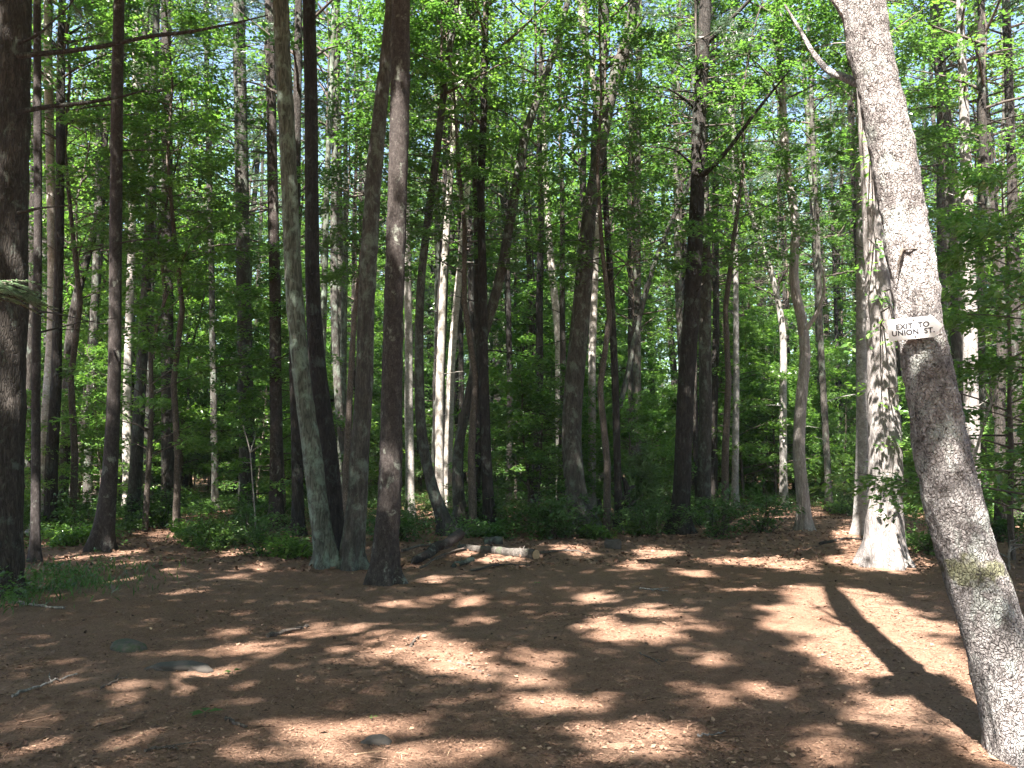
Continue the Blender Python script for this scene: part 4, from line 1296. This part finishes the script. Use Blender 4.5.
log((458, 552), (536, 560), .06, .085, 'grey fallen log with a pale cut end, lying right of the other one', LOG_BARK, 3)
log((412, 564), (460, 553), .06, .085, 'brown fallen log tilted up against the grey one with the cut end', BARK_RED, 4, False, None, .26)
log((484, 546), (503, 546), .08, .08, 'short round log lying just behind the grey log', BARK_GREY, 5)
e = log((452, 568), (472, 562), .035, .045, 'thin mossy log piece lying in front of the other logs', BARK_MAPLE, 6, False)

# ------------------------------------------------------------------ sticks
def stick(plist, r0, r1, label, mat, seed, lift=.012, forks=1, group='fallen sticks'):
    g = np.random.default_rng(seed)
    W = np.array([ground_at(*p) for p in plist]); W[:, 2] = terrain(W[:, 0], W[:, 1]) + lift
    o = W[0].copy()
    s = np.linspace(0, 1, len(W)); q = np.linspace(0, 1, 14)
    pts = np.stack([np.interp(q, s, W[:, c]) for c in range(3)], -1) - o
    pts[1:-1] += g.normal(0, .006, (12, 3))
    mb = MB()
    tube(mb, pts, np.linspace(r0, r1, 14), 7, 0, wob=.1, seed=seed)
    for k in range(forks):
        i = int(g.integers(4, 11))
        dr = pts[i + 1] - pts[i]
        az = math.atan2(dr[1], dr[0]) + g.choice([-1, 1]) * g.uniform(.5, .9)
        tube(mb, limb_path(pts[i], az, R(g.uniform(0, 12)), g.uniform(.12, .3), 4, .05, g), [r1 * 1.3, r1, r1 * .8, r1 * .4], 5, 0)
    ob = link('stick', mb.mesh('stick', [mat]), None, o)
    return tag(ob, label, 'stick', group)


stick([(2, 600), (22, 606), (48, 611), (64, 613)], .022, .01, 'pale grey stick beside the foot of the thick left trunk', BARK_DEAD, 1)
stick([(12, 702), (30, 696), (54, 690), (77, 682)], .011, .005, 'bent pale stick at the lower left', BARK_DEAD, 2)
stick([(100, 696), (112, 690), (127, 686)], .009, .005, 'short brown stick right of the bent pale one', BARK_TWIG, 3)
stick([(268, 640), (284, 633), (300, 627), (308, 625)], .022, .016, 'knobbly brown stick on the sunlit patch left of centre', BARK_TWIG, 4, .015)
stick([(226, 721), (236, 726), (247, 730)], .012, .009, 'short dark stick beside the green fallen leaves', BARK_TWIG, 5, forks=0)
stick([(410, 648), (414, 643), (419, 638)], .012, .008, 'short dark stick left of the middle of the clearing', BARK_TWIG, 6, forks=0)
stick([(448, 660), (470, 664), (490, 673)], .014, .012, 'half buried dark root in the middle of the clearing', BARK_TWIG, 7, .0, 0)
stick([(698, 734), (710, 735), (725, 732)], .007, .004, 'thin stick near the lower right shadow', BARK_DEAD, 8, forks=0)
stick([(640, 650), (655, 656), (668, 655)], .008, .004, 'thin twig in the middle of the sunlit ground', BARK_TWIG, 9)
stick([(145, 757), (165, 752), (178, 756)], .009, .005, 'thin dark twig at the bottom left', BARK_TWIG, 10)
stick([(820, 545), (845, 541), (872, 540)], .03, .02, 'dark fallen branch by the right trail, left of the stout pale pine', BARK_DARK, 12, .03)
stick([(640, 590), (668, 592)], .012, .006, 'pale stick at the far side of the clearing', BARK_DEAD, 13)

stick([(420, 570), (440, 560), (470, 552)], .02, .01, 'dark bent branch lying over the left end of the logs', BARK_TWIG, 21, .06, 3)
stick([(470, 572), (500, 566), (530, 568)], .018, .008, 'thin brown branch on the sunny ground in front of the grey log', BARK_TWIG, 22, .03, 3)
stick([(540, 556), (565, 553), (590, 555)], .022, .01, 'dark branch lying right of the cut log end', BARK_TWIG, 23, .03, 2)
stick([(402, 555), (425, 549), (450, 548)], .025, .015, 'grey brown branch behind the tilted log', LOG_BARK, 24, .05, 2)

# dead upright sticks
def dead_stem(plist, d, r0, r1, label, mat, name='dead_branch'):
    W = np.array([at_depth(px, py, dd) for (px, py), dd in zip(plist, d)])
    o = W[0].copy(); o[2] = terrain(o[0], o[1])
    W = np.vstack([[o[0], o[1], o[2] - .1], W])
    s = np.linspace(0, 1, len(W)); q = np.linspace(0, 1, len(W) * 4)
    p = np.stack([np.interp(q, s, W[:, c]) for c in range(3)], -1) - o
    mb = MB()
    tube(mb, p, np.linspace(r0, r1, len(p)), 6, 0, wob=.06)
    g = np.random.default_rng(len(label))
    for k in range(6):
        i = int(g.integers(len(p) // 3, len(p) - 1))
        tube(mb, limb_path(p[i], g.uniform(0, 6.28), R(g.uniform(0, 60)), g.uniform(.15, .5), 4, 0, g), [r1 * 1.2, r1, r1 * .7, r1 * .3], 4, 0, cap=False)
    return tag(link(name, mb.mesh(name, [mat]), None, o), label, 'dead branch')


dead_stem([(257, 548), (254, 500), (250, 450), (243, 425)], [15.6, 15.6, 15.6, 15.6], .018, .008, 'thin pale dead stem standing in the bushes left of centre', BARK_DEAD)
dead_stem([(968, 520), (975, 455), (985, 420), (994, 395), (1003, 362)], [13, 13, 13, 13, 13], .03, .012, 'pale bare branch slanting up right of the leaning trunk', BARK_DEAD)
dead_stem([(461, 556), (459, 540), (458, 532), (454, 526)], [16.2, 16.2, 16.2, 16.2], .015, .007, 'short pale dead branch sticking up between the logs', BARK_DEAD)
dead_stem([(1009, 566), (1009, 552), (1011, 540)], [13, 13, 13], .02, .015, 'short grey stub standing right of the leaning trunk', BARK_DEAD)
dead_stem([(627, 527), (627, 505), (627, 487)], [20, 20, 20], .075, .065, 'dark broken stub beside the thin straight pole', BARK_DARK)

# ------------------------------------------------------------------ stones
def stone(px, py, w_, dp, h_, label, mat, seed, sink=.35):
    g = np.random.default_rng(seed)
    import bmesh
    bm = bmesh.new()
    bmesh.ops.create_icosphere(bm, subdivisions=4, radius=1)
    ph = g.uniform(0, 6, 9)
    for v in bm.verts:
        c = v.co
        k = 1 + .16 * math.sin(2.3 * c.x + ph[0]) * math.sin(2.1 * c.y + ph[1]) + .1 * math.sin(4 * c.z + 3 * c.x + ph[2]) + .05 * math.sin(8 * c.y + ph[3]) * math.sin(7 * c.x + ph[4])
        c *= k
        c.z = math.copysign(min(abs(c.z), .75 + .05 * math.sin(5 * c.x)), c.z)
        c.x *= w_ / 2; c.y *= dp / 2; c.z *= h_
    me = bpy.data.meshes.new('stone'); bm.to_mesh(me); bm.free()
    for p in me.polygons: p.use_smooth = True
    me.materials.append(mat)
    A = ground_at(px, py)
    o = link('stone', me, None, (A[0], A[1], float(terrain(A[0], A[1])) + h_ * (.5 - sink)))
    o.rotation_euler = (0, 0, g.uniform(-.4, .4))
    return tag(o, label, 'stone', 'stones in the clearing')


stone(128, 651, .38, .26, .08, 'green mossy stone at the left of the clearing', STONE_MOSS, 1, .5)
stone(176, 674, .46, .22, .05, 'flat grey stone just right of the mossy one', STONE, 2, .5)
stone(375, 743, .17, .13, .045, 'grey flat stone at the bottom, left of the middle', STONE, 3, .5)
stone(200, 676, .18, .14, .05, 'small grey stone touching the flat one', STONE, 4)
stone(614, 548, .30, .25, .16, 'brown lump of stone by the foot of the stout bowed trunk', STONE, 6)

# ------------------------------------------------------------------ small plants that stand alone
def sprig(px, py, n, size, label, mat, seed, lift=.03):
    g = np.random.default_rng(seed)
    A = ground_at(px, py); A[2] = terrain(A[0], A[1])
    mb = MB()
    az = np.linspace(0, 6.28, n, endpoint=False) + g.normal(0, .3, n)
    leaves(mb, np.stack([np.cos(az) * .01, np.sin(az) * .01, np.full(n, lift)], -1), np.stack([np.cos(az), np.sin(az), g.normal(.1, .1, n)], -1),
           np.tile([0, 0, 1.], (n, 1)) + g.normal(0, .12, (n, 3)), size * g.uniform(.7, 1.1, n), 0, .36)
    tube(mb, np.array([[0, 0, -.02], [0, 0, lift]]), [.003, .002], 5, 1)
    return tag(link('seedling', mb.mesh('seedling', [mat, BARK_TWIG]), None, A), label, 'seedling', 'seedlings on the bare ground')


sprig(205, 719, 4, .10, 'two-leaved green seedling at the lower left, by the short dark stick', LEAF_LOW, 1)
sprig(121, 653, 5, .08, 'green seedling growing beside the mossy stone', LEAF_LOW, 2)
sprig(232, 679, 4, .07, 'small pale green seedling right of the flat stone', LEAF_LOW, 3)
sprig(372, 721, 3, .03, 'tiny yellow green seedling at the bottom left of the middle', LEAF_YOUNG, 4)
sprig(536, 586, 3, .05, 'tiny yellow green seedling in front of the cut log end', LEAF_YOUNG, 5)
# pale pine seedling at the back
pm = pine_crown(91, 1.25, .62, 9, 0, 16, NEEDLE_SOFT)
A = ground_at(641, 527)
e = empty('pine_seedling', (A[0], A[1], float(terrain(A[0], A[1]))))
tag(e, 'pale green little pine between the thin pole and the dark pine', 'young pine')
link('needles', pm, e, (0, 0, .12))
st = MB(); tube(st, np.array([[0, 0, -.1], [0, 0, .6], [0, 0, 1.2]]), [.014, .01, .004], 6, 0); link('stem', st.mesh('stem', [BARK_TWIG]), e)

# ------------------------------------------------------------------ the arrow board
def sign():
    # middle of the board in the picture, at the face of the trunk
    cpx, cpy = 915.5, 328.0
    axw = P29 + np.array(t29.location)
    zz = at_depth(cpx, cpy, 5.45)[2]
    dcen = np.interp(zz, axw[:, 2], axw[:, 1]); rad = np.interp(zz, axw[:, 2], R29)
    d = dcen - rad * .97 - .042
    c = at_depth(cpx, cpy, d)
    u = d / FPX * math.hypot(1, (cpx - 512) / FPX)      # metres per pixel at the board
    w_, h_ = 54.5 * u * .86, 19.5 * u * 1.02
    e = empty('arrow_sign', c)
    yaw = -math.atan2(c[0], c[1])
    e.rotation_mode = 'XYZ'
    e.rotation_euler = (R(10), R(-3.4), yaw)
    tag(e, 'white arrow board with black lettering nailed to the leaning trunk', 'sign')
    tip = 8.5 * u
    prof = [(-w_ / 2, -h_ / 2), (w_ / 2 - tip, -h_ / 2), (w_ / 2, -h_ * .02), (w_ / 2 - tip, h_ / 2), (-w_ / 2, h_ / 2)]
    import bmesh
    bm = bmesh.new()
    th = .009
    f = bm.faces.new([bm.verts.new((x, -th / 2, z)) for x, z in prof])
    r_ = bmesh.ops.extrude_face_region(bm, geom=[f])
    bmesh.ops.translate(bm, vec=(0, th, 0), verts=[v for v in r_['geom'] if isinstance(v, bmesh.types.BMVert)])
    bmesh.ops.recalc_face_normals(bm, faces=bm.faces)
    bmesh.ops.bevel(bm, geom=bm.edges[:], offset=.0012, segments=2, affect='EDGES')
    me = bpy.data.meshes.new('board'); bm.to_mesh(me); bm.free()
    me.materials.append(SIGN_WHITE)
    link('board', me, e)
    for body, x, z, s in (('EXIT  TO\nUNION  ST.', -.05 * w_, .02 * h_, .25),):
        cu = bpy.data.curves.new('lettering', 'FONT')
        cu.body = body
        cu.align_x = 'CENTER'
        cu.size = h_ * s * 1.35
        cu.extrude = .0006
        cu.offset = .0013
        cu.space_character = 1.06
        cu.space_line = .88
        tmp = bpy.data.objects.new('lettering', cu); COL.objects.link(tmp)
        dg = bpy.context.evaluated_depsgraph_get()
        me = bpy.data.meshes.new_from_object(tmp.evaluated_get(dg))
        bpy.data.objects.remove(tmp)
        me.materials.clear(); me.materials.append(SIGN_BLACK)
        o = link('lettering', me, e, (x, -th / 2 - .0008, z)); o.rotation_euler = (R(90), 0, 0)
    for z in (.39, -.39):
        mb = MB()
        tube(mb, np.array([[0, .03, 0], [0, -.002, 0], [0, -.0035, 0]]), [.005, .005, .0035], 12, 0)
        link('nail', mb.mesh('nail', [METAL]), e, (-.02 * w_, -th / 2, z * h_))


sign()
